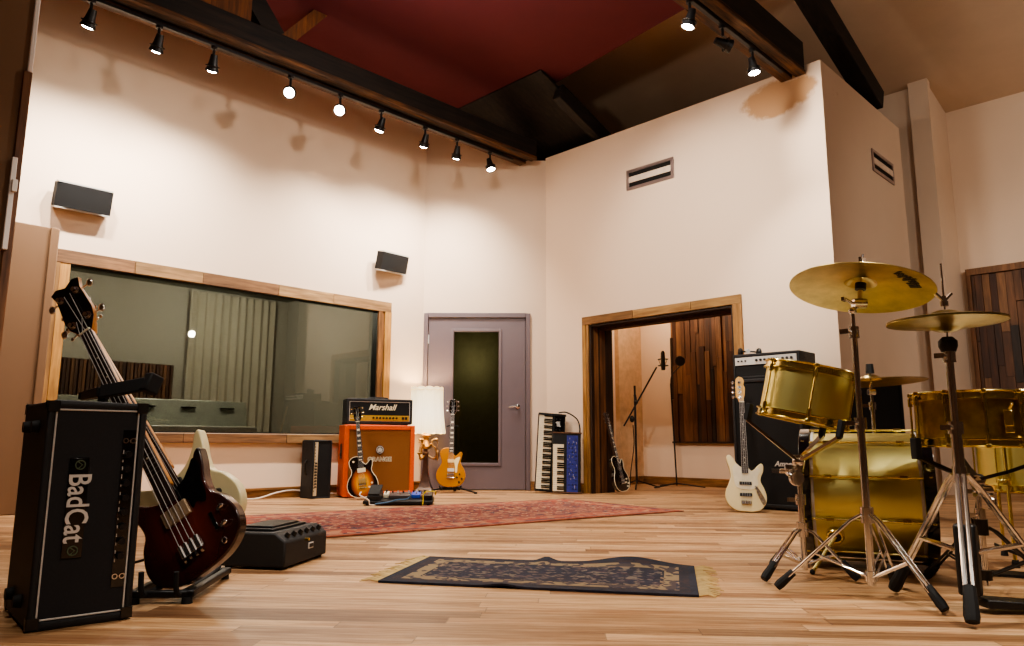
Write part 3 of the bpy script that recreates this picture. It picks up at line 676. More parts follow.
# ------------------------------------------------------------------ amplifiers
def cabinet(t, w, d, h, m_tolex, m_grille, bw=.035, inset=.012, z0=0.0, corners=True, piping=None, corner_m=None, front=True):
    """box shell with a recessed grille in the front (-y)"""
    m = MB()
    m.span((-w / 2, -d / 2, z0), (-w / 2 + bw, d / 2, z0 + h)); m.span((w / 2 - bw, -d / 2, z0), (w / 2, d / 2, z0 + h))
    m.span((-w / 2 + bw, -d / 2, z0), (w / 2 - bw, d / 2, z0 + bw)); m.span((-w / 2 + bw, -d / 2, z0 + h - bw), (w / 2 - bw, d / 2, z0 + h))
    m.span((-w / 2 + bw, d / 2 - .02, z0 + bw), (w / 2 - bw, d / 2, z0 + h - bw))
    m.build('shell', m_tolex, t, bevel=.008, seg=3)
    if front:
        m = MB(); m.span((-w / 2 + bw, -d / 2 + inset, z0 + bw), (w / 2 - bw, -d / 2 + inset + .02, z0 + h - bw)); m.build('grille', m_grille, t)
    if piping:
        m = MB(); a, b, c, e = -w / 2 + bw + .004, w / 2 - bw - .004, z0 + bw + .004, z0 + h - bw - .004; y = -d / 2 + inset - .002
        for p, q in (((a, c), (b, c)), ((b, c), (b, e)), ((b, e), (a, e)), ((a, e), (a, c))): m.cyl((p[0], y, p[1]), (q[0], y, q[1]), .003, n=6)
        m.build('piping', piping, t)
    if corners:
        for sx in (-1, 1):
            for sy in (-1, 1):
                for sz in (0, 1):
                    m = MB(); s = .035
                    X, Y, Z = sx * (w / 2 + .0015), sy * (d / 2 + .0015), z0 + (h + .0015 if sz else -.0000)
                    zz = -1 if sz else 1
                    m.span((X, Y, Z), (X - sx * s, Y - sy * .004, Z + zz * s)); m.span((X, Y, Z), (X - sx * .004, Y - sy * s, Z + zz * s)); m.span((X, Y, Z), (X - sx * s, Y - sy * s, Z + zz * .004))
                    m.build('corner_protector', corner_m or M_BLACK, t, bevel=.003)
def knob(parent, x, y, z, r=.011, m_=None, d=.014):
    m = MB(); m.cyl((x, y, z), (x, y - d, z), r, r * .85, 16); m.box((x, y - d, z + r * .4), (r * .2, .002, r * .8)); return m.build('knob', m_ or M_BLACK, parent)

# black head standing on its end, left foreground
bL, bR = fl(25, 634), fl(131, 619)
w = (bR - bL).length; dirv = (bR - bL).normalized(); dep = .42; hgt = .70
ctr = (bL + bR) / 2 + Vector((-dirv.y, dirv.x, 0)) * dep / 2
t = thing('amplifier_head', 'black guitar amplifier standing on its end in the left foreground', 'amplifier', T(ctr.x, ctr.y, .006) @ rot(math.atan2(dirv.y, dirv.x), 'Z'))
cabinet(t, w, dep, hgt, M_TOLEX, mat('badcat_grille', (22, 22, 26), .75, var=.25, nscale=120, bump=.4), bw=.022, inset=.010, piping=M_SILVER, corner_m=M_STEEL)
fy = -dep / 2 + .010
m = MB(); m.span((-.072, fy - .006, .205), (-.014, fy, .52)); m.build('badge_plate', M_BLK_LAC, t, bevel=.002)
text('BadCat', .092, T(-.042, fy - .0075, .362) @ FRONTDOWN, M_SILVER, t, 'badge_lettering', offset=.0012, sx=.80)
m = MB()
for zc in (.497, .228): m.ring((-.042, fy - .008, zc), .014, .0022, (0, 1, 0), 20, 6); m.tube([(-.052, fy - .008, zc + .012), (-.036, fy - .008, zc), (-.048, fy - .008, zc - .012)], .002, 6)
m.build('badge_emblem', mat('badge_green', (96, 112, 92), .4, .4), t)
m = MB(); m.span((.080, fy - .003, .10), (.118, fy, .61)); m.build('control_panel', M_BLK_LAC, t)
for i in range(8): knob(t, .098, fy - .003, .20 + i * .047, .0125, mat('dark_knob', (24, 24, 26), .3), .02)
for zc in (.575, .135):
    for xc in (.088, .110):
        m = MB(); m.ring((xc, fy - .005, zc), .0075, .003, (0, 1, 0), 16, 6); m.build('input_jack', M_CHROME, t)
m = MB()
for i in range(14): m.span((.083, fy - .0042, .18 + i * .027), (.0855, fy - .003, .18 + i * .027 + random.uniform(.006, .014)))
m.build('panel_markings', M_SILVER, t)
for yc in (-.08, .08):
    m = MB(); m.cyl((-w / 2, yc, .62), (-w / 2 - .022, yc, .62), .022, .018); m.build('rubber_foot', M_RUBBER, t); m = MB(); m.cyl((-w / 2, yc, .07), (-w / 2 - .022, yc, .07), .022, .018); m.build('rubber_foot', M_RUBBER, t)
m = MB(); m.tube(smooth_path([(w / 2, 0, .22), (w / 2 + .018, 0, .26), (w / 2 + .018, 0, .42), (w / 2, 0, .46)], 4), .008, 8); m.build('handle', M_RUBBER, t)

# small sloping black amp on the floor
wA, wB, wC = fl(235, 567), fl(284, 571), fl(326, 556)
t = thing('practice_amplifier', 'small squat black amplifier on the floor beside the dark red bass', 'amplifier', T(wB.x, wB.y, 0) @ rot(math.atan2((wC - wB).y, (wC - wB).x), 'Z'))
lw, ld, lh = (wC - wB).length, (wA - wB).length * 1.15, .165
m = MB(); prof = [(0, .012), (0, .125), (.055, lh), (ld, lh), (ld, .012)]
m.add([(0, y, z) for y, z in prof] + [(lw, y, z) for y, z in prof], [tuple(range(5)), tuple(range(9, 4, -1))] + [(i, (i + 1) % 5, (i + 1) % 5 + 5, i + 5) for i in range(5)])
m.build('body', M_TOLEX, t, bevel=.008)
m = MB(); m.span((.05, .09, lh), (lw - .06, ld - .03, lh + .012)); m.span((.08, .11, lh + .012), (lw - .1, ld - .06, lh + .022)); m.build('top_plate', mat('top_plate_black', (26, 26, 28), .35), t, bevel=.004)
na = math.atan2(.04, .055)
for i in range(6):
    m = MB(); m.M = T(.06 + i * (lw - .12) / 5, .026, .145) @ rot(-(PI / 2 - na), 'X') @ I4
    m.M = T(.06 + i * (lw - .12) / 5, .026, .143) @ rot(na, 'X'); m.cyl((0, 0, 0), (0, 0, .022), .014, .011); m.build('knob', M_BLACK, t)
m = MB(); m.span((lw * .52, -.006, .066), (lw * .52 + .05, 0, .094)); m.build('badge', M_SILVER, t, bevel=.001)
m = MB(); m.span((lw * .52 + .005, -.0075, .071), (lw * .52 + .045, -.006, .089)); m.build('badge_inset', M_BLACK, t)
m = MB(); m.cyl((lw * .45, 0, .115), (lw * .45, -.02, .115), .007); m.build('jack_plug', M_GOLD, t)
for x, y in ((.03, .03), (lw - .03, .03), (.03, ld - .03), (lw - .03, ld - .03)):
    m = MB(); m.cyl((x, y, 0), (x, y, .012), .016); m.build('rubber_foot', M_RUBBER, t)

# small black amp standing beside the orange cabinet
t = thing('keyboard_amplifier', 'small black amplifier with a pale control strip beside the orange cabinet', 'amplifier', groundM(-2.05, 7.88, math.radians(44)))
cabinet(t, .22, .24, .595, M_TOLEX, M_GRILL, bw=.016, inset=.006, corners=False)
m = MB(); m.span((-.092, -.122, .03), (-.056, -.113, .575)); m.build('control_strip', mat('strip_cream', (196, 180, 150), .45), t)
for i in range(9): knob(t, -.074, -.122, .12 + i * .03, .009)
m = MB()
for i in range(16): m.span((-.090, -.1235, .07 + i * .032), (-.084, -.122, .085 + i * .032))
m.build('strip_markings', M_BLACK, t)
m = MB(); m.tube(smooth_path([(-.11, .0, .24), (-.13, .0, .27), (-.13, .0, .36), (-.11, .0, .39)], 4), .01, 8); m.build('handle', M_STEEL, t)

# orange cabinet and the head on it
oz = math.radians(22)
t = thing('speaker_cabinet', 'bright orange speaker cabinet with tan grille cloth under the amplifier head', 'speaker cabinet', groundM(-1.475, 8.16, oz))
cabinet(t, .76, .37, .745, M_ORANGE, M_TANGR, bw=.05, inset=.012, z0=.012, corners=False)
m = MB(); m.prism([(-.04, .47), (-.045, .50), (-.03, .53), (0, .545), (.03, .53), (.045, .50), (.04, .47), (0, .44)], -.18, -.172); m.build('crest_plate', mat('crest_dark', (40, 26, 24), .4), t)
m = MB(); m.prism([(-.02, .475), (-.028, .5), (0, .525), (.028, .5), (.02, .475)], -.185, -.18); m.ring((0, -.182, .497), .036, .004, (0, 1, 0), 20, 6); m.build('crest_emblem', M_SILVER, t)
text('ORANGE', .062, T(.0, -.1745, .395) @ FRONT, M_IVORY, t, 'logo_lettering', offset=.004, sx=1.0)
text('ORANGE', .062, T(.0, -.1765, .395) @ FRONT, mat('logo_dark', (40, 26, 24), .5), t, 'logo_face', offset=-.001, sx=1.0)
for s in (-1, 1):
    m = MB(); m.span((s * .381, -.055, .40), (s * .384, .055, .56)); m.span((s * .381, -.04, .43), (s * .392, .04, .46)); m.build('side_handle', M_BLACK, t)
for x, y in ((-.33, -.14), (.33, -.14), (-.33, .14), (.33, .14)):
    m = MB(); m.cyl((x, y, 0), (x, y, .012), .02); m.build('rubber_foot', M_RUBBER, t)
t = thing('amplifier_head', 'black amplifier head with a gold front panel on top of the orange cabinet', 'amplifier', groundM(-1.475, 8.16, oz, .758))
cabinet(t, .72, .26, .27, M_TOLEX, M_GRILL, bw=.028, inset=.008, z0=.012, corners=False, piping=M_SILVER)
m = MB(); m.span((-.325, -.130, .045), (.325, -.121, .105)); m.build('control_panel', M_GOLDPANEL, t)
for i in range(8): knob(t, -.07 + i * .036, -.130, .078, .012)
m = MB()
for x in (.24, .275): m.span((x, -.137, .062), (x + .025, -.130, .09))
m.build('rocker_switch', M_BLACK, t)
text('Marshall', .088, T(.02, -.1275, .19) @ FRONT, M_IVORY, t, 'logo_lettering', shear=.35, offset=.0015)
m = MB(); m.tube(smooth_path([(-.1, 0, .282), (-.09, 0, .30), (.09, 0, .30), (.1, 0, .282)], 4), .008, 8); m.build('handle', M_RUBBER, t)
for x, y in ((-.3, -.09), (.3, -.09), (-.3, .09), (.3, .09)):
    m = MB(); m.cyl((x, y, 0), (x, y, .012), .016); m.build('rubber_foot', M_RUBBER, t)

# big black bass cabinet and head by the doorway
bx = 6.31
ya, yb = 3.42, 2.76
t = thing('bass_cabinet', 'tall black bass speaker cabinet behind the cream bass guitar', 'speaker cabinet', T(bx + .21, (ya + yb) / 2, 0) @ RYM)
cabinet(t, ya - yb, .40, 1.14, M_TOLEX, M_GRILL, bw=.03, inset=.012, z0=.02)
text('Ampeg', .062, T(.14, -.192, .40) @ FRONT, M_SILVER, t, 'logo_lettering', shear=.3, offset=.002)
for x, y in ((-.28, -.15), (.28, -.15), (-.28, .15), (.28, .15)):
    m = MB(); m.cyl((x, y, 0), (x, y, .02), .022); m.build('rubber_foot', M_RUBBER, t)
for s in (-1, 1):
    m = MB(); m.span((s * .331, -.08, .60), (s * .338, .08, .72)); m.span((s * .338, -.06, .65), (s * .352, .06, .67)); m.build('side_handle', M_STEEL, t)
t = thing('bass_amplifier_head', 'black amplifier head with white knob panel on the tall bass cabinet', 'amplifier', T(bx + .21, (ya + yb) / 2, 1.161) @ RYM)
cabinet(t, .64, .34, .225, M_TOLEX, M_GRILL, bw=.022, inset=.01, z0=.008, corners=False)
m = MB(); m.span((-.295, -.172, .135), (.295, -.158, .205)); m.build('control_panel', M_SILVER, t)
for i, x in enumerate((-.26, -.225, -.19, -.08, -.04, 0, .04, .08, .12, .17, .21, .25)): knob(t, x, -.172, .172, .012 if i > 2 else .008)
for x, y in ((-.27, -.13), (.27, -.13), (-.27, .13), (.27, .13)):
    m = MB(); m.cyl((x, y, 0), (x, y, .008), .016); m.build('rubber_foot', M_RUBBER, t)
t = thing('headphones', 'black headphones lying on top of the bass amplifier head', 'headphones', T(bx + .2, (ya + yb) / 2 + .22, 1.3945) @ rot(CAM, 'Z'))
m = MB(); m.tube([(.075 * math.cos(a), .02 + .07 * math.sin(a), .04 + .015 * math.sin(a)) for a in [PI * k / 12 for k in range(13)]], .008, 8); m.build('headband', M_BLACK, t)
for s in (-1, 1):
    m = MB(); m.lathe([(0, 0), (.032, 0), (.04, .012), (.04, .026), (.028, .034), (0, .034)], 20, 0, T(s * .072, .02, .0405) @ rot(s * PI / 2, 'Y')); o = m.build('ear_cup', M_BLACK, t)
m = MB(); m.lathe([(0, 0), (.022, 0), (.02, .004), (0, .005)], 16, 0, T(-.03, -.02, .045) @ rot(PI / 2, 'X')); m.build('ear_pad', M_SILVER, t)
# dark speaker behind the kit
t = thing('floor_speaker', 'tall plain black loudspeaker behind the kit against the beige side wall', 'speaker', groundM(2.86, 6.0, math.radians(-6)))
cabinet(t, .46, .36, 1.06, M_BLACK, M_GRILL, bw=.02, inset=.006, z0=.01, corners=False)
m = MB(); m.box((0, -.172, .12), (.06, .004, .02)); m.build('badge', M_SILVER, t)
m = MB(); m.span((-.2, -.15, 0), (.2, .15, .01)); m.build('base', M_RUBBER, t)

# ------------------------------------------------------------------ guitars
LP = [(0, 0), (-.08, .008), (-.14, .05), (-.165, .12), (-.15, .19), (-.115, .245), (-.107, .29), (-.125, .345), (-.125, .395), (-.09, .43), (-.04, .437), (-.024, .425), (.024, .365), (.05, .345), (.075, .365), (.102, .39), (.122, .378), (.118, .33), (.107, .29), (.115, .25), (.15, .19), (.165, .12), (.14, .05), (.08, .008)]
SG = [(0, 0), (-.09, .01), (-.15, .05), (-.172, .115), (-.155, .19), (-.128, .235), (-.13, .285), (-.15, .345), (-.165, .40), (-.148, .405), (-.115, .36), (-.075, .325), (-.03, .305), (.03, .305), (.07, .32), (.105, .35), (.135, .39), (.155, .392), (.146, .34), (.128, .285), (.126, .235), (.155, .19), (.172, .115), (.15, .05), (.09, .01)]
JB = [(0, 0), (-.08, .008), (-.14, .05), (-.168, .11), (-.162, .17), (-.135, .235), (-.118, .29), (-.125, .35), (-.143, .41), (-.148, .46), (-.122, .475), (-.088, .44), (-.06, .395), (-.03, .375), (.03, .365), (.055, .345), (.08, .36), (.108, .39), (.135, .408), (.153, .39), (.15, .34), (.13, .29), (.127, .25), (.15, .2), (.168, .14), (.162, .08), (.12, .02), (.06, .0)]
def guitar(name, label, M, out, body_m, L, neck_z, scale_top, hs, nstr, mats, pickups, pickguard=None, knobs=(), bridge_z=.12, tail_z=None, pegs='both', bind=None, inlay=True, individual=False, thick=.022, nut_w=.042, back_m=None, hs_face=None):
    """local frame: body bottom at z 0, neck up +z, front -y; L overall length"""
    t = thing(name, label, 'guitar' if nstr == 6 else 'bass guitar', M)
    neck_m, fb_m, hw_m, pu_m, kn_m, pg_m = mats
    o2 = smooth_loop(out, 5)
    m = MB(); m.prism(o2, -thick, thick, 0, None, 1); b = m.build('body', [body_m, back_m or body_m], t, 60, bevel=.006, seg=3)
    if bind:
        m = MB(); m.tube([(x * .995, -thick - .0008, z * .996 + .001) for x, z in o2 + o2[:1]], .0035, 6); m.build('binding', bind, t)
    nz = scale_top
    m = MB(); w0, w1 = .056 / 2, nut_w / 2
    m.add([(-w0, -thick - .006, neck_z), (w0, -thick - .006, neck_z), (w0 * .7, .004, neck_z), (-w0 * .7, .004, neck_z), (-w1, -thick - .006, nz), (w1, -thick - .006, nz), (w1 * .7, -.004, nz), (-w1 * .7, -.004, nz)],
          [(3, 2, 1, 0), (4, 5, 6, 7), (0, 1, 5, 4), (1, 2, 6, 5), (2, 3, 7, 6), (3, 0, 4, 7)]); m.build('neck', neck_m, t, bevel=.004)
    m = MB(); yf = -thick - .012; fb0 = neck_z - .055
    m.add([(-w0, yf, fb0), (w0, yf, fb0), (w0, yf + .006, fb0), (-w0, yf + .006, fb0), (-w1, yf, nz), (w1, yf, nz), (w1, yf + .006, nz), (-w1, yf + .006, nz)], [(3, 2, 1, 0), (4, 5, 6, 7), (0, 1, 5, 4), (1, 2, 6, 5), (2, 3, 7, 6), (3, 0, 4, 7)])
    SL = nz - bridge_z; fz = [nz - SL * (1 - 2 ** (-k / 12)) for k in range(23)]
    wd = lambda z: w0 + (w1 - w0) * (z - fb0) / (nz - fb0)
    for k in range(1, 21):
        if fz[k] > fb0: m.box((0, yf - .0005, fz[k]), (2 * wd(fz[k]), .0016, .0022), 1)
    if inlay:
        for k in (3, 5, 7, 9, 12, 15, 17):
            z = (fz[k] + fz[k - 1]) / 2
            if z > fb0:
                if inlay == 'block': m.box((0, yf - .0004, z), (1.3 * wd(z), .001, .6 * (fz[k - 1] - fz[k])), 2)
                else: m.cyl((0, yf - .001, z), (0, yf, z), .0035, n=10, mi=2)
    m.build('fingerboard', [fb_m, M_FRET, M_IVORY], t)
    m = MB(); m.box((0, yf - .001, nz), (nut_w, .008, .005)); m.build('nut', M_IVORY, t)
    ho = [(x, nz + z) for x, z in hs]
    m = MB(); m.prism(ho, -thick - .004, -thick + .012, 0, None, 1); m.build('headstock', [hs_face or neck_m, neck_m], t, bevel=.002)
    hsl = L - nz; pos = []
    if pegs == 'both':
        n2 = nstr // 2
        for i in range(n2):
            z = nz + hsl * (.25 + .55 * i / max(1, n2 - 1))
            pos += [(-1, z), (1, z)]
    else:
        for i in range(nstr): pos.append((-1, nz + hsl * (.2 + .6 * i / (nstr - 1))))
    big = nstr == 4
    for sgn, z in pos:
        xe = max([abs(x) for x, zz in hs if abs(zz + nz - z) < hsl * .3] or [.04]); xp = sgn * xe * .55 if pegs == 'both' else -.012
        m = MB(); m.cyl((xp, -thick - .004, z), (xp, -thick - (.022 if big else .014), z), .008 if big else .005, n=10)
        m.cyl((xp, -thick - .004, z), (xp, -thick - .007, z), .014 if big else .007, n=12)
        m.cyl((sgn * xe * .8, -thick + .006, z), (sgn * (xe + .012), -thick + .006, z), .003, n=8)
        m.ball((sgn * (xe + .022), -thick + .006, z), .014 if big else .008, 0, None, (.9, .35, 1.1), 10); m.build('tuning_peg', hw_m, t)
    if pickguard:
        m = MB(); m.prism(smooth_loop(pickguard, 4), -thick - .004, -thick); m.build('pickguard', pg_m, t)
    for (x, z, w, h, pm) in pickups:
        m = MB(); m.box((x, -thick - .006, z), (w, .012, h)); m.build('pickup', pm or pu_m, t, bevel=.002)
    m = MB(); m.box((0, -thick - .008, bridge_z), (.082, .012, .016 if nstr == 6 else .03)); 
    for i in range(nstr): m.box(((i - (nstr - 1) / 2) * .062 / (nstr - 1), -thick - .015, bridge_z), (.008, .006, .012 if nstr == 6 else .024))
    m.build('bridge', hw_m, t, bevel=.001)
    if tail_z:
        m = MB(); m.box((0, -thick - .008, tail_z), (.09, .014, .014)); m.build('tailpiece', hw_m, t, bevel=.003)
    for x, z in knobs:
        m = MB(); m.cyl((x, -thick, z), (x, -thick - .016, z), .011, .009, 14); m.build('knob', kn_m, t)
    sy = yf - .006; z0 = tail_z or bridge_z - .01
    def strg(mm, i):
        a = (i - (nstr - 1) / 2) / (nstr - 1); mm.tube([(a * .06, sy, z0), (a * .06, sy, bridge_z), (a * nut_w * .82, sy + .001, nz), (pos[i][0] * .012 if pegs == 'both' else -.012, -thick - .012, pos[i][1])], .0011 if nstr == 4 else .0007, 4)
    if individual:
        for i in range(nstr):
            m = MB(); strg(m, i); m.build('string', M_SILVER, t)
    else:
        m = MB()
        for i in range(nstr): strg(m, i)
        m.build('string_set', M_SILVER, t)
    return t
HS_GIB = [(-.022, 0), (-.04, .035), (-.045, .06), (-.04, .16), (-.028, .175), (0, .165), (.028, .175), (.04, .16), (.045, .06), (.04, .035), (.022, 0)]
HS_FEN = [(-.021, 0), (-.03, .03), (-.048, .05), (-.046, .17), (-.04, .215), (-.015, .235), (.015, .225), (.03, .195), (.022, .16), (.036, .13), (.03, .07), (.021, .03), (.021, 0)]
HS_BASS = [(-.022, 0), (-.05, .04), (-.058, .075), (-.05, .17), (-.06, .205), (-.035, .215), (0, .2), (.035, .215), (.06, .205), (.05, .17), (.058, .075), (.05, .04), (.022, 0)]
M_SBASS = burst_mat('dark_red_burst', (104, 38, 26), (66, 26, 20), (26, 15, 13), .04, .2)
M_SUN = burst_mat('tobacco_burst', (222, 158, 48), (170, 86, 24), (22, 14, 12), .055, .125, 0, .15, 1, .75)

# dark red bass leaning in the guitar stand, with a white guitar behind it
P0, P1 = at(210, 571, 2.86), at(70, 289, 3.12)
t = guitar('bass_guitar', 'dark red double-horned bass guitar leaning left on the black stand', stood(P0, P1, 1.14, math.radians(8)), [(x, z * .875) for x, z in SG], M_SBASS, 1.14, .30, .935,
       HS_BASS, 4, (M_NECK, M_ROSE, M_CHROME, M_SILVER, M_CHROME, M_BLK_LAC), [(0, .205, .092, .05, mat('nickel_cover', (176, 150, 122), .4, .45, var=.2))],
       [(.03, .272), (.065, .283), (.10, .307), (.125, .325), (.136, .295), (.118, .25), (.115, .215), (.10, .185), (.075, .20), (.055, .19), (.05, .225), (.03, .235)], [], .085, None, individual=True, inlay=True, hs_face=M_BLK_LAC)
for x, z in ((.115, .085), (.128, .135)):
    m = MB(); m.cyl((x, -.022, z), (x, -.034, z), .006); m.ball((x + .012, -.036, z + .002), .007, sc=(1.6, .7, 1)); m.build('knob', M_CHROME, t)
m = MB(); m.span((.088, -.0245, .085), (.1, -.022, .145)); m.build('switch_slot', M_BLK_LAC, t, bevel=.002)
m = MB(); m.ring((.095, -.023, .045), .008, .003, (0, 1, 0), 14, 6); m.build('output_jack', M_CHROME, t)
m = MB()
for i in range(4):
    x = (i - 1.5) * .0205; m.cyl((x, -.036, .068), (x, -.036, .108), .008, n=10); m.cyl((x - .004, -.034, .06), (x + .004, -.034, .06), .009, n=10)
m.build('bridge_saddle_set', M_CHROME, t)
P0, P1 = at(213, 547, 3.0), at(75, 303, 3.27)
guitar('electric_guitar', 'white double-horned guitar mostly hidden behind the dark red bass', stood(P0, P1, 1.10, math.radians(8)), [(x * 1.07, z * .9) for x, z in SG], M_CREAM2, 1.10, .31, .925, HS_GIB, 6,
       (M_NECK, M_ROSE, M_CHROME, M_BLACK, M_BLACK, M_BLK_LAC), [(0, .24, .07, .036, None), (0, .155, .07, .036, None)], None, [(.1, .09), (.12, .13)], .115, .075, thick=.02)
# multi guitar stand that carries both
t = thing('guitar_stand', 'black guitar stand cradling the dark red bass and white guitar', 'guitar stand', groundM(-1.28, 2.98, math.radians(6)))
m = MB(); m.span((-.12, -.20, .02), (.11, -.165, .045)); m.span((-.12, .28, .02), (.11, .31, .045)); m.span((-.12, -.2, .022), (-.09, .31, .047)); m.span((.08, -.2, .022), (.11, .31, .047)); m.build('base_frame', M_BLACK, t, bevel=.006)
for x, y in ((.085, -.19), (-.1, -.19), (.085, .295), (-.1, .295)):
    m = MB(); m.cyl((x, y, .022), (x, y, 0), .018, .02); m.build('foot', M_RUBBER, t)
iv = t.matrix_world.inverted()
up = [Vector((-.1, .3, .05)), iv @ at(175, 500, 3.42), iv @ at(150, 440, 3.46), iv @ at(126, 396, 3.46)]
m = MB(); m.tube(smooth_path(up, 5), .012, 10); m.build('upright', M_BLACK, t)
ya_, yb_ = iv @ at(101, 392, 2.93), iv @ at(146, 384, 2.90)
m = MB(); m.bar(ya_, yb_, .02, .055, up=(0, .3, 1)); m.build('neck_yoke', M_RUBBER, t, bevel=.004)
rb_ = iv @ at(126, 396, 3.46)
m = MB(); m.bar(ya_, iv @ at(84, 396, 3.46), .03, .04); m.bar(ya_ + Vector((0, .02, .02)), ya_ + Vector((.004, .02, -.11)), .03, .03, up=(0, 1, 0)); m.build('yoke_arm', M_RUBBER, t, bevel=.004)
m = MB(); m.bar(yb_ + Vector((.0, -.012, .012)), yb_ + Vector((.035, .03, -.01)), .05, .075); m.build('yoke_arm', M_RUBBER, t, bevel=.006)
m = MB(); m.bar(iv @ at(80, 396, 3.46), rb_, .03, .03); m.build('yoke_bracket', M_BLACK, t)
for x in (-.06, .06):
    m = MB(); m.tube(smooth_path([(x, .30, .05), (x, .1, .034), (x, -.17, .034), (x, -.235, .05), (x, -.25, .12)], 4), .010, 8); m.build('cradle_arm', M_RUBBER, t)
# black cable behind it
m = MB(); m.tube(smooth_path([cw(-1.9, 3.5, .006), cw(-1.66, 3.42, .05), cw(-1.56, 3.36, .10), cw(-1.48, 3.36, .12), cw(-1.42, 3.42, .05), cw(-1.44, 3.55, .006), cw(-1.6, 3.62, .006)], 8), .006, 8)
tag(m.build('cable_loop', M_RUBBER), 'black cable looping behind the stand beside the dark red bass', 'cable')

# sunburst guitar against the orange cabinet
P0, P1 = at(364, 497.5, 7.66) , at(357, 405.5, 7.80)
guitar('electric_guitar', 'sunburst single-cut guitar leaning against the orange cabinet', stood(P0, P1, 1.0, math.radians(-2)), LP, M_SUN, 1.0, .44, .815, HS_GIB, 6,
       (M_ROSE, M_BLK_LAC, M_GOLD, M_IVORY, M_IVORY, M_BLK_LAC), [(0, .285, .085, .045, None), (0, .175, .085, .045, mat('gold_cover', (230, 190, 90), .3, .8))], None, [(.10, .14), (.125, .085), (.07, .10), (.095, .05), (-.08, .385)], .135, .095, bind=M_IVORY, inlay='block', hs_face=M_BLK_LAC, back_m=M_BLK_LAC)
# gold guitar on its own stand
P0, P1 = at(450.5, 487, 8.72), at(453.5, 399, 8.86)
GM = stood(P0, P1, 1.0, math.radians(2))
guitar('electric_guitar', 'gold single-cut guitar standing before the purple glazed door', GM, LP, M_GTOP, 1.0, .44, .815, HS_GIB, 6,
       (M_NECK, M_ROSE, M_CHROME, M_SILVER, M_BLACK, M_CREAM), [(0, .285, .075, .036, mat('cream_pickup', (226, 196, 130), .4)), (0, .185, .075, .036, None)],
       [(.04, .30), (.1, .33), (.075, .24), (.07, .165), (.05, .16), (.045, .22)], [(.10, .14), (.125, .09), (.07, .105), (.095, .055)], .135, .10, inlay='block', hs_face=M_BLK_LAC)
t = thing('guitar_stand', 'black folding tripod stand under the gold guitar', 'guitar stand', Matrix.Translation(Vector((P0.x, P0.y, 0))) @ rot(CAM, 'Z'))
zb = P0.z
m = MB(); m.cyl((0, .13, .05), (0, .20, .78), .011, n=10); m.build('pole', M_BLACK, t)
for x, y in ((-.30, -.16), (.30, -.16), (0.02, .40)):
    m = MB(); m.bar((0, .13, .075), (x, y, .014), .02, .014); m.build('leg', M_BLACK, t); 
    m = MB(); m.box((x, y, .01), (.035, .035, .02)); m.build('rubber_foot', M_RUBBER, t)
m = MB(); m.bar((0, .13, .12), (0, .05, zb - .02), .03, .02); m.bar((-.1, .05, zb - .022), (.1, .05, zb - .022), .02, .016, up=(0, 1, 0)); m.build('cradle', M_BLACK, t)
for s in (-1, 1):
    m = MB(); m.tube([(s * .1, .055, zb - .022), (s * .105, -.05, zb - .026), (s * .125, -.058, zb + .015)], .009, 8); m.build('cradle_arm', M_RUBBER, t)
m = MB(); m.tube(smooth_path([(-.06, .10, .765), (-.06, .17, .77), (0, .2, .775), (.06, .17, .77), (.06, .10, .765)], 4), .008, 8); m.build('neck_yoke', M_RUBBER, t)
# cream bass
P0, P1 = at(746.5, 512, 6.42), at(740, 378.5, 6.66)
t = guitar('bass_guitar', 'cream bass guitar leaning upright against the tall black bass cabinet', stood(P0, P1, 1.17, math.radians(10)), JB, M_CREAM, 1.17, .375, .945, HS_FEN, 4,
       (M_MAPLE, M_ROSE, M_CHROME, M_BLACK, M_CHROME, mat('mint_guard', (232, 224, 196), .4)), [(0, .235, .10, .026, None), (0, .14, .10, .026, None)],
       [(-.03, .37), (-.07, .40), (-.10, .36), (-.095, .29), (-.085, .22), (-.05, .19), (.04, .185), (.08, .20), (.105, .23), (.10, .29), (.125, .345), (.10, .37), (.06, .34), (.03, .36)], [], .075, None, pegs='one', individual=True)
m = MB(); m.prism(smooth_loop([(.075, .205), (.10, .20), (.155, .10), (.15, .065), (.125, .075)], 4), -.026, -.022); m.build('control_plate', M_CHROME, t)
for x, z in ((.095, .18), (.117, .14), (.14, .095)):
    m = MB(); m.cyl((x, -.026, z), (x, -.044, z), .013, .011); m.build('knob', M_CHROME, t)
# dark guitar in the booth doorway
P0, P1 = at(623, 491.5, 8.55), at(604, 412, 8.62)
guitar('electric_guitar', 'black single-cut guitar leaning inside the booth doorway', stood(P0, P1, 1.0, math.radians(-50)), LP, M_BLK_LAC, 1.0, .44, .815, HS_GIB, 6,
       (M_ROSE, M_BLK_LAC, M_CHROME, M_BLACK, M_IVORY, M_BLK_LAC), [(0, .285, .075, .036, mat('dark_nickel', (120, 112, 104), .3, .9)), (0, .185, .075, .036, mat('dark_nickel', (120, 112, 104), .3, .9))], None, [(.10, .14), (.125, .085), (.07, .10), (.095, .05)], .135, .095, bind=M_IVORY, inlay='block')

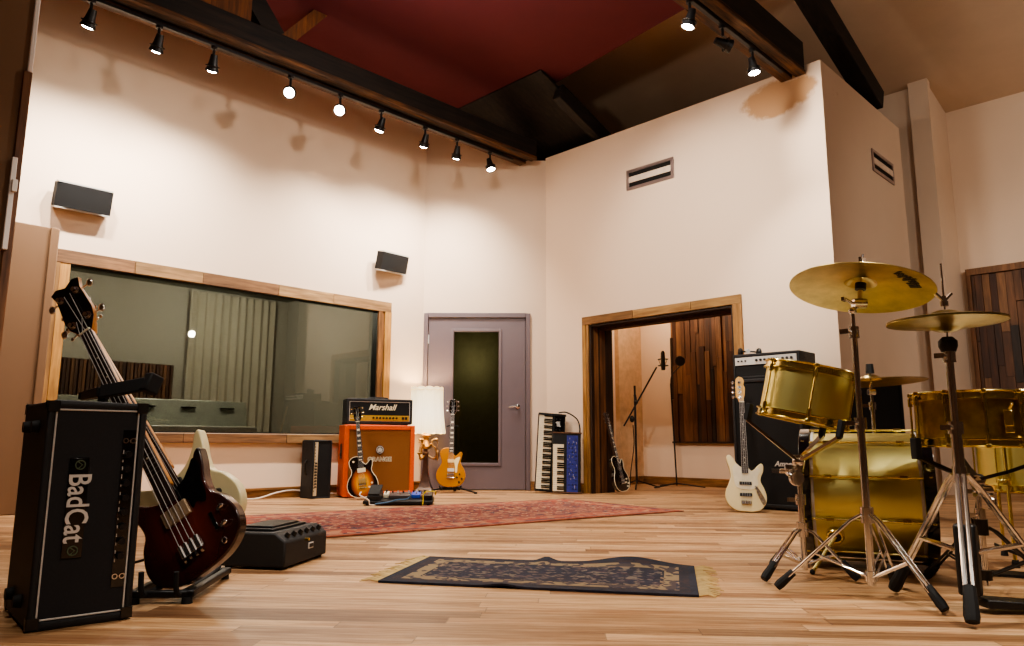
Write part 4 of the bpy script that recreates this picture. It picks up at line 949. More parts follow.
# ------------------------------------------------------------------ lamp
t = thing('table_lamp', 'lit lamp with scalloped cream shade and ornate brass stem by the purple door', 'lamp', floorM(425, 492))
k = 1.0
m = MB(); m.lathe([(0, 0), (.15, 0), (.15, .02), (.125, .035), (.10, .06), (.075, .12), (.055, .2), (.042, .3), (.036, .4), (.045, .43), (.05, .45), (.03, .47), (.03, .5), (0, .5)], 4, 0, rot(PI / 4, 'Z')); m.build('base', M_LAMPWOOD, t, 20)
m = MB(); m.lathe([(0, .5), (.045, .5), (.06, .53), (.04, .56), (.025, .6), (.04, .64), (.055, .66), (.03, .69), (.02, .74), (.032, .76), (.025, .79), (.012, .80), (.012, .86), (0, .86)], 20); m.build('stem', M_BRONZE, t)
for a in (0, 2.1, 4.2):
    m = MB(); c, s = math.cos(a), math.sin(a)
    m.tube([(r * c, r * s, z) for r, z in ((.03, .42), (.10, .38), (.135, .44), (.11, .52), (.06, .54), (.07, .60), (.12, .62), (.14, .57))], [.012, .012, .01, .012, .01, .012, .009, .006], 8)
    for r, z in ((.135, .45), (.1, .39), (.12, .61), (.06, .55)): m.ball((r * c, r * s, z), .022, sc=(1, 1, .7), n=10)
    m.build('scroll_ornament', M_BRONZE, t)
m = MB(); m.cyl((.14, -.02, .57), (.14, -.02, .48), .002, n=6); m.lathe([(0, .36), (.012, .38), (.022, .44), (.01, .48), (0, .49)], 10, 0, T(.14, -.02, 0)); m.build('pendant_drop', M_BRONZE, t)
M_SHADE = NT('lamp_shade_cloth'); s_ = M_SHADE
s_.b.inputs['Base Color'].default_value = srgb(250, 240, 214); s_.b.inputs['Roughness'].default_value = .9
vz = s_.coord('Object'); sp = s_.add('ShaderNodeSeparateXYZ'); s_.l(vz, sp.inputs[0])
s_.l(s_.ramp(s_.math('DIVIDE', s_.math('SUBTRACT', sp.outputs[2], .72), .56), [(0, srgb(255, 226, 160)), (.35, srgb(255, 240, 205)), (.75, srgb(255, 232, 176)), (1, srgb(236, 190, 120))]), s_.b.inputs['Emission Color'])
s_.b.inputs['Emission Strength'].default_value = .9
m = MB(); n = 192; rows = 14; vs, fs = [], []
for j in range(rows + 1):
    v_ = j / rows
    for i in range(n):
        a = 2 * PI * i / n; r = .225 - .035 * v_ - .012 * math.sin(v_ * PI) + .003 * math.cos(12 * a) + .0022 * math.cos(48 * a)
        z = .69 + .53 * v_ + (.014 * abs(math.sin(6 * a)) * (1 if j == rows else (-1 if j == 0 else 0)))
        vs.append((r * math.cos(a), r * math.sin(a), z))
for j in range(rows):
    for i in range(n): fs.append((j * n + i, j * n + (i + 1) % n, (j + 1) * n + (i + 1) % n, (j + 1) * n + i))
m.add(vs, fs); m.build('lamp_shade', s_.m, t, 80)
m = MB(); 
for zz, sg in ((.735, 1), (1.202, -1)):
    m.tube([((.226 - .035 * (zz - .69) / .53 - (.008 if sg > 0 else .0)) * math.cos(a) , (.226 - .035 * (zz - .69) / .53 - (.008 if sg > 0 else .0)) * math.sin(a), zz - .012 * abs(math.sin(6 * a))) for a in [2 * PI * i / 96 for i in range(97)]], .003, 5)
m.build('shade_braid', mat('braid', (232, 206, 150), .9, emis=.5), t)
m = MB(); m.lathe([(0, .86), (.02, .86), (.022, .9), (.035, .95), (.03, .99), (0, 1.01)], 16); m.build('bulb', mat('lamp_bulb', (255, 226, 170), .5, var=0, emis=8), t)
lp_ = fl(425, 492); point((lp_.x, lp_.y, 1.12), 16, (1, .72, .42), .05)

# ------------------------------------------------------------------ pedals
PBM = groundM(-1.055, 7.10, math.radians(3))
t = thing('pedalboard', 'low black pedalboard lying on the floor before the sunburst guitar', 'pedalboard', PBM)
m = MB(); m.add([(-.32, -.13, .014), (.32, -.13, .014), (.32, .16, .014), (-.32, .16, .014), (-.32, -.13, .04), (.32, -.13, .04), (.32, .16, .065), (-.32, .16, .065)], [(3, 2, 1, 0), (4, 5, 6, 7), (0, 1, 5, 4), (1, 2, 6, 5), (2, 3, 7, 6), (3, 0, 4, 7)])
m.build('deck', M_BLACK, t, bevel=.004)
for x in (-.28, .28):
    for y in (-.1, .13):
        m = MB(); m.cyl((x, y, 0), (x, y, .014), .014); m.build('rubber_foot', M_RUBBER, t)
def pedal(label, x, y, w, d, h, body_m, nk, wah=False, name='effects_pedal'):
    zb_ = .0415 + (y - d / 2 + .13) * (.025 / .29) + .001
    tilt = math.atan(.025 / .29)
    o = thing(name, label, 'effects pedal', PBM @ T(x, y - d / 2, zb_) @ rot(tilt, 'X'), 'pedals on the pedalboard')
    m = MB(); m.add([(-w / 2, 0, 0), (w / 2, 0, 0), (w / 2, d, 0), (-w / 2, d, 0), (-w / 2, 0, h * .7), (w / 2, 0, h * .7), (w / 2, d, h), (-w / 2, d, h)], [(3, 2, 1, 0), (4, 5, 6, 7), (0, 1, 5, 4), (1, 2, 6, 5), (2, 3, 7, 6), (3, 0, 4, 7)]); m.build('housing', body_m, o, bevel=.004)
    if wah:
        m = MB(); m.bar((0, .005, h * .9), (0, d - .005, h + .045), w * .9, .014); m.build('treadle', M_RUBBER, o)
    else:
        for i in range(nk):
            m = MB(); m.cyl(((i - (nk - 1) / 2) * w / nk, d * .78, h * .9), ((i - (nk - 1) / 2) * w / nk, d * .78, h + .014), .009, .008, 12); m.build('knob', M_SILVER if i % 2 else M_BLACK, o)
        m = MB(); m.cyl((0, d * .25, h * .7), (0, d * .25, h * .75 + .014), .008, n=12); m.build('foot_switch', M_CHROME, o)
    return o
pedal('black rocker pedal at the left end of the pedalboard', -.225, .01, .12, .24, .06, M_BLACK, 0, True, 'wah_pedal')
pedal('wide grey pedal in the middle of the pedalboard', .005, .06, .2, .13, .045, M_GREYBOX, 4)
pedal('bright blue pedal on the pedalboard', .155, .075, .085, .12, .05, M_BLUEBOX, 3)
pedal('black pedal with yellow lead at the right end of the pedalboard', .262, .0, .10, .15, .06, M_BLACK, 2)
pedal('small cream pedal tucked behind the rocker pedal', -.13, .095, .05, .1, .05, M_IVORY, 1)
def cable(label, pts, m_, r=.005, name='patch_cable', M=PBM):
    m = MB(); m.tube(smooth_path([tuple(M @ Vector(p)) for p in pts], 8), r, 8); return tag(m.build(name, m_), label, 'cable')
cable('white patch cable curling off the left end of the pedalboard', [(-.335, -.14, .125), (-.345, -.165, .10), (-.30, -.17, .075), (-.26, -.165, .05), (-.25, -.16, .012), (-.2, -.17, .007)], M_WCABLE, .006)
cable('blue grey cable draped across the front of the pedalboard', [(-.2, -.18, .02), (-.1, -.155, .03), (0, -.15, .055), (.08, -.15, .06), (.12, -.15, .09), (.11, -.145, .115)], M_BCABLE, .006)
cable('yellow cable bent over the right end of the pedalboard', [(.345, -.13, .10), (.345, -.15, .125), (.27, -.155, .13), (.235, -.15, .10), (.235, -.15, .05), (.23, -.16, .007)], M_YELLOW, .006)
cable('thin pale cables snaking along the foot of the wall under the window', [(1.9, 7.2, .007), (2.6, 7.22, .05), (3.05, 7.22, .085), (3.35, 7.20, .03), (3.55, 7.18, .012), (3.8, 7.22, .06), (4.0, 7.22, .075), (4.35, 7.2, .03), (4.7, 7.2, .008)], M_WCABLE, .008, 'floor_cable', I4)

# ------------------------------------------------------------------ keyboards standing on end
def keyboard(name, label, M, w, h, d, nkeys, key_x, key_w, z0, z1, face_fn, case_m):
    t = thing(name, label, 'keyboard', M)
    m = MB(); m.span((-w / 2, -d / 2, 0), (w / 2, d / 2, h)); m.build('case', case_m, t, bevel=.006)
    m = MB(); kz = (z1 - z0) / nkeys
    for i in range(nkeys): m.span((key_x, -d / 2 - .008, z0 + i * kz + .0007), (key_x + key_w, -d / 2, z0 + (i + 1) * kz - .0007), 0)
    for i in range(nkeys - 1):
        if (i % 7) not in (2, 6): zc = z0 + (i + 1) * kz; m.span((key_x + key_w * .38, -d / 2 - .016, zc - kz * .3), (key_x + key_w, -d / 2 - .008, zc + kz * .3), 1)
    m.build('keybed', [M_IVORY, M_BLK_LAC], t)
    face_fn(t, -d / 2)
    return t
def kface1(t, y):
    m = MB(); m.span((.03, y - .004, .62), (.145, y, .89)); m.build('control_panel', M_BLK_LAC, t)
    for i in range(5):
        for j in range(2): knob(t, .05 + j * .045, y - .004, .68 + i * .042, .009, M_SILVER if (i + j) % 3 == 0 else M_BLACK)
    m = MB(); m.span((.055, y - .006, .76), (.095, y - .004, .82)); m.build('display', M_SILVER, t)
    m = MB(); m.span((-.165, y - .014, .885), (.165, y + .02, .91)); m.build('end_cheek', M_BLACK, t)
kx = cw(.43, 8.955)
keyboard('digital_piano', 'tall black keyboard standing on end with white keys, leftmost of two', groundM(.43, 8.80, math.radians(8)) @ rot(math.radians(4), 'Y') @ rot(math.radians(-5), 'X') @ T(0, .0, .012), .32, .91, .085, 44, -.16, .16, .025, .895, kface1, M_BLACK)
def kface2(t, y):
    m = MB(); m.span((.0, y - .005, .012), (.13, y, .655)); m.build('control_panel', M_BLUE, t)
    for i in range(13):
        for j in range(3):
            if random.random() < .75: knob(t, .025 + j * .04, y - .005, .05 + i * .046, .007, M_STEEL if (i + j) % 2 else M_BLACK, .01)
    m = MB()
    for i in range(26): x, z = random.uniform(.005, .115), random.uniform(.03, .63); m.span((x, y - .006, z), (x + .003, y - .005, z + random.uniform(.01, .03)))
    m.build('panel_markings', M_SILVER, t)
    m = MB(); m.span((-.165, y - .012, .675), (.175, y + .05, .69)); m.build('end_cheek', WP[1], t)
    m = MB(); m.span((-.165, y - .012, 0), (.175, y + .05, .012)); m.build('end_cheek', WP[1], t)
keyboard('synthesizer', 'smaller synthesizer on end with white keys and a deep blue panel', groundM(.625, 8.62, math.radians(4)) @ rot(math.radians(1.5), 'Y') @ rot(math.radians(-5), 'X') @ T(0, .0, .008), .33, .69, .07, 22, -.16, .125, .02, .55, kface2, M_BLACK)
cable('black cable hanging off the top of the tall keyboard', [(6.62, 5.83, .93), (6.66, 5.74, .93), (6.74, 5.66, .86), (6.77, 5.635, .76), (6.77, 5.64, .6), (6.765, 5.64, .3), (6.76, 5.64, .008)], M_RUBBER, .008, 'hanging_cable', I4)

# ------------------------------------------------------------------ booth microphones
mb = fl(637, 488.5)
t = thing('microphone_stand', 'black boom microphone stand inside the booth, left of the pop screen', 'microphone stand', T(mb.x, mb.y, 0) @ rot(CAM, 'Z'))
tp = 1.43 if False else 1.36
m = MB(); m.cyl((0, 0, .06), (0, 0, 1.32), .014, n=12); m.build('pole', M_BLACK, t)
for a in (.3, 2.4, 4.5):
    m = MB(); m.bar((0, 0, .10), (.32 * math.cos(a), .32 * math.sin(a), .012), .02, .016); m.build('leg', M_BLACK, t)
inv = t.matrix_world.inverted(); D0 = mb.dot(Vector((1, 1, 0))) / S2
a_, b_ = inv @ at(624, 426, D0), inv @ at(656.6, 367.2, D0)
m = MB(); m.cyl(a_, b_, .011, n=10); m.build('boom', M_BLACK, t)
m = MB(); j = inv @ at(636, 402, D0); m.ball(j, .03); m.cyl((0, 0, 1.2), j, .018); m.build('clutch', M_BLACK, t)
m = MB(); c = inv @ at(632, 419, D0); m.ball(c, .035, sc=(.9, .9, 1.3)); m.build('counterweight', M_BLACK, t)
mc = at(663, 362, D0 - .02)
t = thing('condenser_microphone', 'dark studio microphone in a wire shock mount at the boom end', 'microphone', Matrix.Translation(mc) @ rot(CAM, 'Z') @ Matrix.Scale(1.2, 4))
m = MB(); m.lathe([(0, -.09), (.02, -.09), (.024, -.07), (.024, .05), (.022, .10), (.012, .12), (0, .125)], 16); m.build('body', M_STEEL, t)
for z in (-.04, .03):
    m = MB(); m.ring((0, 0, z), .055, .004, n=20, k=6); m.build('shock_ring', M_BLACK, t)
m = MB()
for a in range(6): m.cyl((.024 * math.cos(a), .024 * math.sin(a), -.05), (.055 * math.cos(a + .5), .055 * math.sin(a + .5), .03), .002, n=5)
m.build('suspension_cord', M_STEEL, t)
cable('black cable hanging from the boom stand in the booth', [tuple(at(633, 425, D0 - .05)), tuple(at(634, 445, D0 - .05)), tuple(at(631, 470, D0 - .05)), tuple(at(630, 487, D0 - .05))], M_RUBBER, .006, 'microphone_cable', I4)
ms = fl(677, 488)
t = thing('pop_screen_stand', 'slim black stand in the booth holding a round pop screen', 'microphone stand', T(ms.x, ms.y, 0) @ rot(CAM, 'Z'))
D1 = ms.dot(Vector((1, 1, 0))) / S2; inv = t.matrix_world.inverted()
m = MB(); m.cyl((0, 0, .03), (-.04, 0, 1.36), .011, n=10); m.build('pole', M_BLACK, t)
for a in (-.15, 2.0, 3.6):
    m = MB(); m.bar((0, 0, .06), (.36 * math.cos(a), .36 * math.sin(a), .012), .024, .014); m.build('leg', M_BLACK, t)
c = inv @ at(680, 361, D1)
m = MB(); m.tube(smooth_path([(-.04, 0, 1.35), (-.03, 0, 1.45), (.02, 0, 1.52), (c.x, c.y, c.z - .07)], 5), .006, 8); m.build('gooseneck', M_BLACK, t)
m = MB(); m.ring(tuple(c), .062, .006, (0, 1, 0), 28, 6); m.lathe([(0, -.002), (.06, -.002), (.06, .002), (0, .002)], 28, 0, T(*c) @ rot(PI / 2, 'X')); m.build('screen', M_BLACK, t)

# ------------------------------------------------------------------ drums
def drum(name, label, M, R, H, nlug, head_on=True, hoop_m=None, shell_m=None, hoop_r=.012, cat='drum', bass=False):
    t = thing(name, label, cat, M)
    hoop_m = hoop_m or M_GOLD; shell_m = shell_m or M_BRASS
    m = MB(); m.lathe([(R, .012), (R, H - .012), (R - .008, H - .012), (R - .008, .012), (R, .012)], 64); m.build('shell', shell_m, t)
    for z, s in ((0, 1), (H, -1)):
        m = MB()
        if bass: m.lathe([(R + .002, z - s * .02), (R + .022, z - s * .02), (R + .022, z + s * .028), (R + .002, z + s * .028), (R + .002, z - s * .02)], 64); m.build('hoop', M_BLK_LAC, t, bevel=.003)
        else: m.lathe([(R + .001, z - s * .006), (R + .013, z - s * .008), (R + .015, z - s * .004), (R + .007, z), (R + .007, z + s * .02), (R + .015, z + s * .022), (R + .015, z + s * .027), (R + .001, z + s * .026), (R + .001, z - s * .006)], 64); m.build('hoop', hoop_m, t)
        if bass:
            m = MB(); m.lathe([(R + .001, z + s * .03), (R + .006, z + s * .03), (R + .006, z + s * .042), (R + .001, z + s * .042), (R + .001, z + s * .03)], 64); m.build('inlay_ring', M_SILVER, t)
        m = MB(); m.lathe([(0, z + s * .002), (R, z + s * .002), (R, z + s * .006), (0, z + s * .006)], 48); m.build('drum_head', M_SKIN if not (bass and s > 0) else M_BLACK, t)
    for i in range(nlug):
        a = 2 * PI * (i + .5) / nlug; c, s = math.cos(a), math.sin(a); r = R + .014
        m = MB(); m.cyl((r * c, r * s, .0), (r * c, r * s, H), .0045 if not bass else .0055, n=8); m.build('tension_rod', hoop_m, t)
        for z in ((H * .14, H * .86) if not bass else (H * .2, H * .8)):
            m = MB(); m.cyl((r * c * 1.0, r * s * 1.0, z - .016), (r * c, r * s, z + .016), .009, n=10); m.cyl((R * c, R * s, z), (r * c, r * s, z), .007, n=8); m.build('lug', hoop_m, t)
        for z in (-.002, H + .002):
            m = MB(); m.box(((R + .013) * c, (R + .013) * s, z), (.018, .018, .016), M=None); m.build('claw' if bass else 'hoop_ear', hoop_m, t, bevel=.003)
    return t
# bass drum: axis across the view
BZ = .335; bc = cw(1.72, 3.66, BZ); baz = math.radians(25)
ax = cw(math.cos(baz), -math.sin(baz), 0).normalized()
BH, BR_ = .52, .295
zx = ax; yx = Vector((0, 0, 1)); xx = yx.cross(zx)
BM = Matrix.Translation(bc - ax * BH / 2) @ Matrix(((xx.x, yx.x, zx.x, 0), (xx.y, yx.y, zx.y, 0), (xx.z, yx.z, zx.z, 0), (0, 0, 0, 1)))
t = drum('bass_drum', 'large brass bass drum lying on its side with black hoops', BM, BR_, BH, 10, bass=True)
inv = BM.inverted()
for a in (-2.55, -.59):
    c, s = math.cos(a), math.sin(a); r = BR_
    m = MB(); m.cyl((r * c, r * s, .12), ((r + .02) * c, (r + .02) * s, .12), .04, n=24); m.ring(((r + .02) * c, (r + .02) * s, .12), .032, .008, (c, s, 0), 24, 8, 0); m.build('spur_bracket', M_GOLD, t)
    m = MB(); m.cyl(((r + .021) * c, (r + .021) * s, .12), ((r + .026) * c, (r + .026) * s, .12), .026, n=20); m.build('spur_badge', M_BLACK, t)
    e = ((r + .14) * c, -BZ + .012, .02)
    m = MB(); m.cyl(((r + .02) * c, (r + .02) * s, .12), e, .009, n=10); m.build('spur', M_GOLD, t)
    m = MB(); m.ball(e, .012); m.build('rubber_foot', M_RUBBER, t)
m = MB(); m.cyl((0, -BR_ - .022, BH - .0), (0, -BZ + .001, BH), .02); m.build('support_foot', M_RUBBER, t)

def tripod(t, base, feet, zc, zb, m_, br=True, double=True, foot_m=M_RUBBER, w=.013, fs=1.0):
    """folding tripod: legs from collar height zc to feet, braces from zb"""
    base = Vector(base)
    for f in feet:
        f = Vector(f); d = Vector((f.x - base.x, f.y - base.y, 0)); dn = d.normalized(); sd = Vector((-dn.y, dn.x, 0)) * .011
        a = base + dn * .022 + Vector((0, 0, zc)); e = Vector((f.x, f.y, .019))
        k1 = a.lerp(e, .12) + Vector((0, 0, .012))
        m = MB()
        for s in ((-1, 1) if double else (0,)): m.tube([a + sd * s, k1 + sd * s, e.lerp(k1, .06) + sd * s], w * .42, 8)
        m.build('leg', m_, t)
        m = MB(); d3 = (e - k1).normalized(); m.tube([e - d3 * .09 * fs, e - d3 * .02, e], [.015 * fs, .019 * fs, .016 * fs], 10); m.build('rubber_foot', foot_m, t, bevel=.002)
        if br:
            mid = k1.lerp(e, .48); m = MB()
            for s in (-1, 1): m.cyl(base + dn * .018 + sd * s + Vector((0, 0, zb)), mid + sd * s, w * .36, n=6)
            m.build('brace', m_, t)
    m = MB(); m.cyl(base + Vector((0, 0, zc - .03)), base + Vector((0, 0, zc + .03)), .024, n=16); m.build('leg_collar', m_, t)
    if br: m = MB(); m.cyl(base + Vector((0, 0, zb - .018)), base + Vector((0, 0, zb + .018)), .022, n=16); m.build('brace_collar', m_, t)
def pole(t, base, segs, m_):
    base = Vector(base)
    for z0, z1, r in segs:
        m = MB(); m.cyl(base + Vector((0, 0, z0)), base + Vector((0, 0, z1)), r, n=16); m.build('tube', m_, t)
        m = MB(); m.cyl(base + Vector((0, 0, z1 - .045)), base + Vector((0, 0, z1)), r + .008, n=16); m.cyl(base + Vector((0, 0, z1 - .022)), base + Vector((0, 0, z1 - .022)) + cw(-.045, -.02, 0), .006, n=8); m.box(base + Vector((0, 0, z1 - .022)) + cw(-.05, -.022, 0), (.012, .03, .018)); m.build('clamp_collar', m_, t)
def cymbal(name, label, c, nrm, R, bell=.18, curve=.035, bh=1.0):
    q = Vector((0, 0, 1)).rotation_difference(Vector(nrm).normalized()).to_matrix().to_4x4()
    t = thing(name, label, 'cymbal', Matrix.Translation(c) @ q)
    pr = [(.011, .028 * bh + curve), (R * bell * .5, .025 * bh + curve), (R * bell * .8, .016 * bh + curve), (R * bell, .005 * bh + curve), (R * bell * 1.15, curve), (R * .5, curve * .72), (R * .75, curve * .42), (R, 0)]
    m = MB(); m.lathe(pr + [(r, z - .0025) for r, z in pr[::-1]] + [pr[0]], 72)
    return t, m
cb_ = cw(1.364, 2.905)
t = thing('cymbal_stand', 'chrome tripod cymbal stand in front holding the big crash cymbal', 'cymbal stand', Matrix.Translation(cb_))
g0 = lambda px, py: Vector((*fl(px, py).xy, 0))
ft = [g0(777, 592) - cb_, g0(946, 616) - cb_, cw(1.57, 3.14) - cb_]
tripod(t, (0, 0, 0), ft, .31, .085, M_CHROME)
pole(t, (0, 0, 0), [(.05, .68, .0145), (.66, 1.04, .011)], M_CHROME)
m = MB(); m.cyl((0, 0, 1.02), (0, 0, 1.105), .008); m.build('top_rod', M_CHROME, t)
tl = Vector((0, 0, 1.105)); cn = (Vector((0, 0, 1)) + cw(.20, .13, 0)).normalized()
m = MB(); m.cyl(tl, tl + cw(.03, 0, .03), .010, n=12); m.ball(tl, .016); m.build('tilter_arm', M_CHROME, t); tl = tl + cw(.03, 0, .03)
m = MB(); m.cyl(tl - cw(.025, 0, 0), tl + cw(.025, 0, 0), .02, n=16); m.cyl(tl, tl + cn * .09, .010, n=12); m.build('tilter', M_CHROME, t)
m = MB(); m.cyl(tl - cw(.025, .0, 0), tl - cw(.06, .01, -.015), .006); m.box(tl - cw(.065, .01, -.015), (.03, .012, .016)); m.build('wing_bolt', M_CHROME, t)
m = MB(); m.cyl(tl + cn * .06, tl + cn * .086, .021, n=18); m.build('felt', M_BLACK, t)
m = MB(); m.cyl(tl + cn * .09, tl + cn * .215, .0045, n=8); m.build('threaded_rod', M_CHROME, t)
m = MB(); m.cyl(tl + cn * .16, tl + cn * .178, .018, n=16); m.box(tl + cn * .19, (.05, .012, .02)); m.build('wing_nut', M_CHROME, t)
cc_ = cb_ + tl + cn * .062
t, m = cymbal('crash_cymbal', 'big tilted bronze crash cymbal with dark logo, highest over the kit', cc_ , cn, .27, .2, .028)
m.build('bow', M_CYM, t, 25)
# dark maker's mark: a slanting script band and a small lower mark, printed on the underside
mk = MB()
inv = t.matrix_world.inverted(); up_l = inv.to_3x3() @ cw(.62, -.8, 0); a0 = math.atan2(up_l.y, up_l.x)
for i in range(9):
    a = a0 + .42 - i * .1; r0, r1 = .175 + random.uniform(-.01, .01), .215 + random.uniform(-.01, .01)
    zf = lambda r: .028 * (.72 - .30 * (r - .1425) / .071) - .0045 - .0008 if r < .2137 else .028 * (.42 - .42 * (r - .2137) / .0713) - .0045
    mk.bar((r0 * math.cos(a), r0 * math.sin(a), zf(r0)), (r1 * math.cos(a - .05), r1 * math.sin(a - .05), zf(r1)), .012, .0015)
    if i < 8: mk.bar((.19 * math.cos(a), .19 * math.sin(a), zf(.19)), (.2 * math.cos(a - .1), .2 * math.sin(a - .1), zf(.2)), .008, .0015)
mk.build('logo_mark', mat('cymbal_ink', (48, 38, 24), .6), t)

hb = cw(1.612, 2.70)
t = thing('hi_hat_stand', 'chrome hi-hat stand with black foot pedal in the right foreground', 'hi-hat stand', Matrix.Translation(hb))
ft = [g0(894, 594) - hb, g0(973, 629) - hb, cw(1.93, 2.66) - hb]
tripod(t, (0, 0, 0), ft, .47, .20, M_CHROME, w=.020, fs=1.3)
pole(t, (0, 0, 0), [(.03, .66, .019), (.64, .92, .014)], M_CHROME)
m = MB(); m.cyl((0, 0, .96), (0, 0, 1.25), .0035, n=8); m.build('pull_rod', M_CHROME, t)
m = MB(); m.lathe([(.006, .915), (.024, .915), (.032, .935), (.032, .955), (.018, .97), (.006, .97), (.006, .915)], 20); m.build('hat_seat', M_BLACK, t)
m = MB(); m.cyl((0, 0, 1.086), (0, 0, 1.105), .014, n=14); m.cyl((0, 0, 1.10), (0, 0, 1.125), .008); 
for s in (-1, 1): m.bar((0, 0, 1.105), cw(.03 * s, 0, 1.135), .012, .008)
m.build('clutch', M_CHROME, t)
m = MB(); m.add([tuple(cw(x, y, z)) for x, y, z in ((.03, -.05, .02), (.03, .05, .02), (.34, .045, .012), (.34, -.045, .012), (.03, -.05, .05), (.03, .05, .05), (.34, .045, .03), (.34, -.045, .03))], [(3, 2, 1, 0), (4, 5, 6, 7), (0, 1, 5, 4), (1, 2, 6, 5), (2, 3, 7, 6), (3, 0, 4, 7)]); m.build('foot_pedal', M_BLACK, t, bevel=.004)
m = MB(); m.bar(cw(-.0, 0, .055) , cw(.0, 0, .30), .07, .05, up=(1, 0, 0)); m.build('spring_housing', M_BLACK, t, bevel=.01)
t, m = cymbal('hi_hat_cymbal', 'top bronze hi-hat cymbal of the closed pair on the right', hb + Vector((0, 0, 1.031)), (0, 0, 1), .20, .26, .024, .6)
m.build('bow', M_CYM, t, 25); t['group'] = 'hi-hat pair'
t, m = cymbal('hi_hat_cymbal', 'bottom bronze hi-hat cymbal of the closed pair, under the other', hb + Vector((0, 0, 1.029)), (0, 0, -1), .20, .26, .018, .6)
m.build('bow', M_CYM, t, 25); t['group'] = 'hi-hat pair'; t.matrix_world = Matrix.Translation(hb + Vector((0, 0, 1.023))) @ rot(PI, 'X')

# rack tom on its own snare style stand
tb = cw(1.268, 3.31)
t = thing('tom_stand', 'chrome basket stand holding the tilted brass tom', 'drum stand', Matrix.Translation(tb))
ft = [g0(764, 584) - tb, g0(859, 584) - tb, cw(1.22, 3.58) - tb]
tripod(t, (0, 0, 0), ft, .21, .07, M_CHROME)
pole(t, (0, 0, 0), [(.04, .36, .013), (.34, .50, .010)], M_CHROME)
m = MB(); m.cyl((0, 0, .47), (0, 0, .53), .022, n=16); m.cyl(cw(-.06, -.01, .45), cw(.02, 0, .49), .012); m.ball((0, 0, .50), .028); m.build('tilt_joint', M_CHROME, t)
m = MB(); m.cyl(cw(-.09, 0, .46), cw(-.05, 0, .46), .01); m.box(cw(-.1, 0, .46), (.02, .035, .02)); m.lathe([(0, -.012), (.03, -.012), (.034, 0), (.03, .012), (0, .012)], 18, 0, Matrix.Translation(cw(-.025, -.03, .43)) @ rot(PI / 4, 'Z') @ rot(PI / 2, 'Y')); m.build('wing_bolt', M_CHROME, t)
TN = (Vector((0, 0, 1)) + cw(.21, -.07, 0)).normalized(); TR_, TH = .185, .235
tc = at(802, 421, 3.31); tx = TN.cross(cw(0, 1, 0)).normalized()
q = Vector((0, 0, 1)).rotation_difference(TN).to_matrix().to_4x4()
TM = Matrix.Translation(tc) @ q
for k, a in enumerate((math.radians(170) + CAM, math.radians(290) + CAM, math.radians(45) + CAM)):
    rim = TM @ Vector(((TR_ + .046) * math.cos(a), (TR_ + .046) * math.sin(a), .0)); lo = rim - TN * .045; Bp = tb + Vector((0, 0, .50))
    m = MB(); m.bar(Bp - tb, lo - tb, .026, .012); m.build('basket_arm', M_CHROME, t)
    m = MB(); m.bar(lo - tb, rim + TN * .03 - tb, .034, .022, up=(0, 1, 0)); m.build('basket_grip', M_RUBBER, t, bevel=.004)
drum('rack_tom', 'brass rack tom tilted to the right above the bass drum', TM, TR_, TH, 6)
# snare and stand
sb = cw(1.835, 2.965); SR, SH = .198, .20; sz = .575
t = thing('snare_stand', 'dark snare drum stand behind the hi-hat pole', 'drum stand', Matrix.Translation(sb))
ft = [cw(1.72, 3.22) - sb, cw(2.13, 2.93) - sb, cw(1.85, 3.25) + cw(.1, 0) - sb]
tripod(t, (0, 0, 0), [cw(-.06, .32), cw(.27, -.03), cw(.16, .30)], .26, .08, M_STEEL)
pole(t, (0, 0, 0), [(.04, .33, .012), (.31, .42, .010)], M_CHROME)
m = MB(); m.ball((0, 0, .43), .028); m.cyl(cw(-.03, -.03, .40), cw(.03, -.03, .40), .022, n=16); m.lathe([(.012, -.012), (.03, -.012), (.034, 0), (.03, .012), (.012, .012), (.012, -.012)], 18, 0, Matrix.Translation(cw(.02, -.05, .36)) @ rot(PI / 2, 'X')); m.build('tilt_joint', M_CHROME, t)
for a in (math.radians(186), math.radians(318), math.radians(72)):
    d = cw(math.cos(a), math.sin(a), 0); r = SR + .046
    m = MB(); m.bar(Vector((0, 0, .44)), d * (r * .45) + Vector((0, 0, .475)), .03, .013); m.bar(d * (r * .45) + Vector((0, 0, .475)), d * r + Vector((0, 0, sz - .045)), .026, .013); m.build('basket_arm', M_STEEL, t)
    m = MB(); m.bar(d * r + Vector((0, 0, sz - .055)), d * r + Vector((0, 0, sz + .028)), .04, .024, up=d); m.build('basket_grip', M_RUBBER, t, bevel=.004)
t = drum('snare_drum', 'shallow brass snare drum behind the hi-hat pole', Matrix.Translation(sb + Vector((0, 0, sz))) @ rot(.15, 'Z'), SR, SH, 10, shell_m=mat('brass_with_reflections', (176, 148, 84), .32, 1.0, var=.35, nscale=16))  # colour mottling stands in for dark reflections on the shell
d = cw(-.12, -1, 0).normalized()
m = MB(); p = Vector((d.x, d.y, 0)) * (SR + .018); m.box((p.x, p.y, SH * .5), (.03, .03, .06)); m.cyl((p.x, p.y, SH * .62), (p.x * 1.12, p.y * 1.12, SH * .78), .006); m.box((p.x, p.y, SH * .3), (.022, .03, .03)); m.build('strainer', M_GOLD, t, bevel=.003)
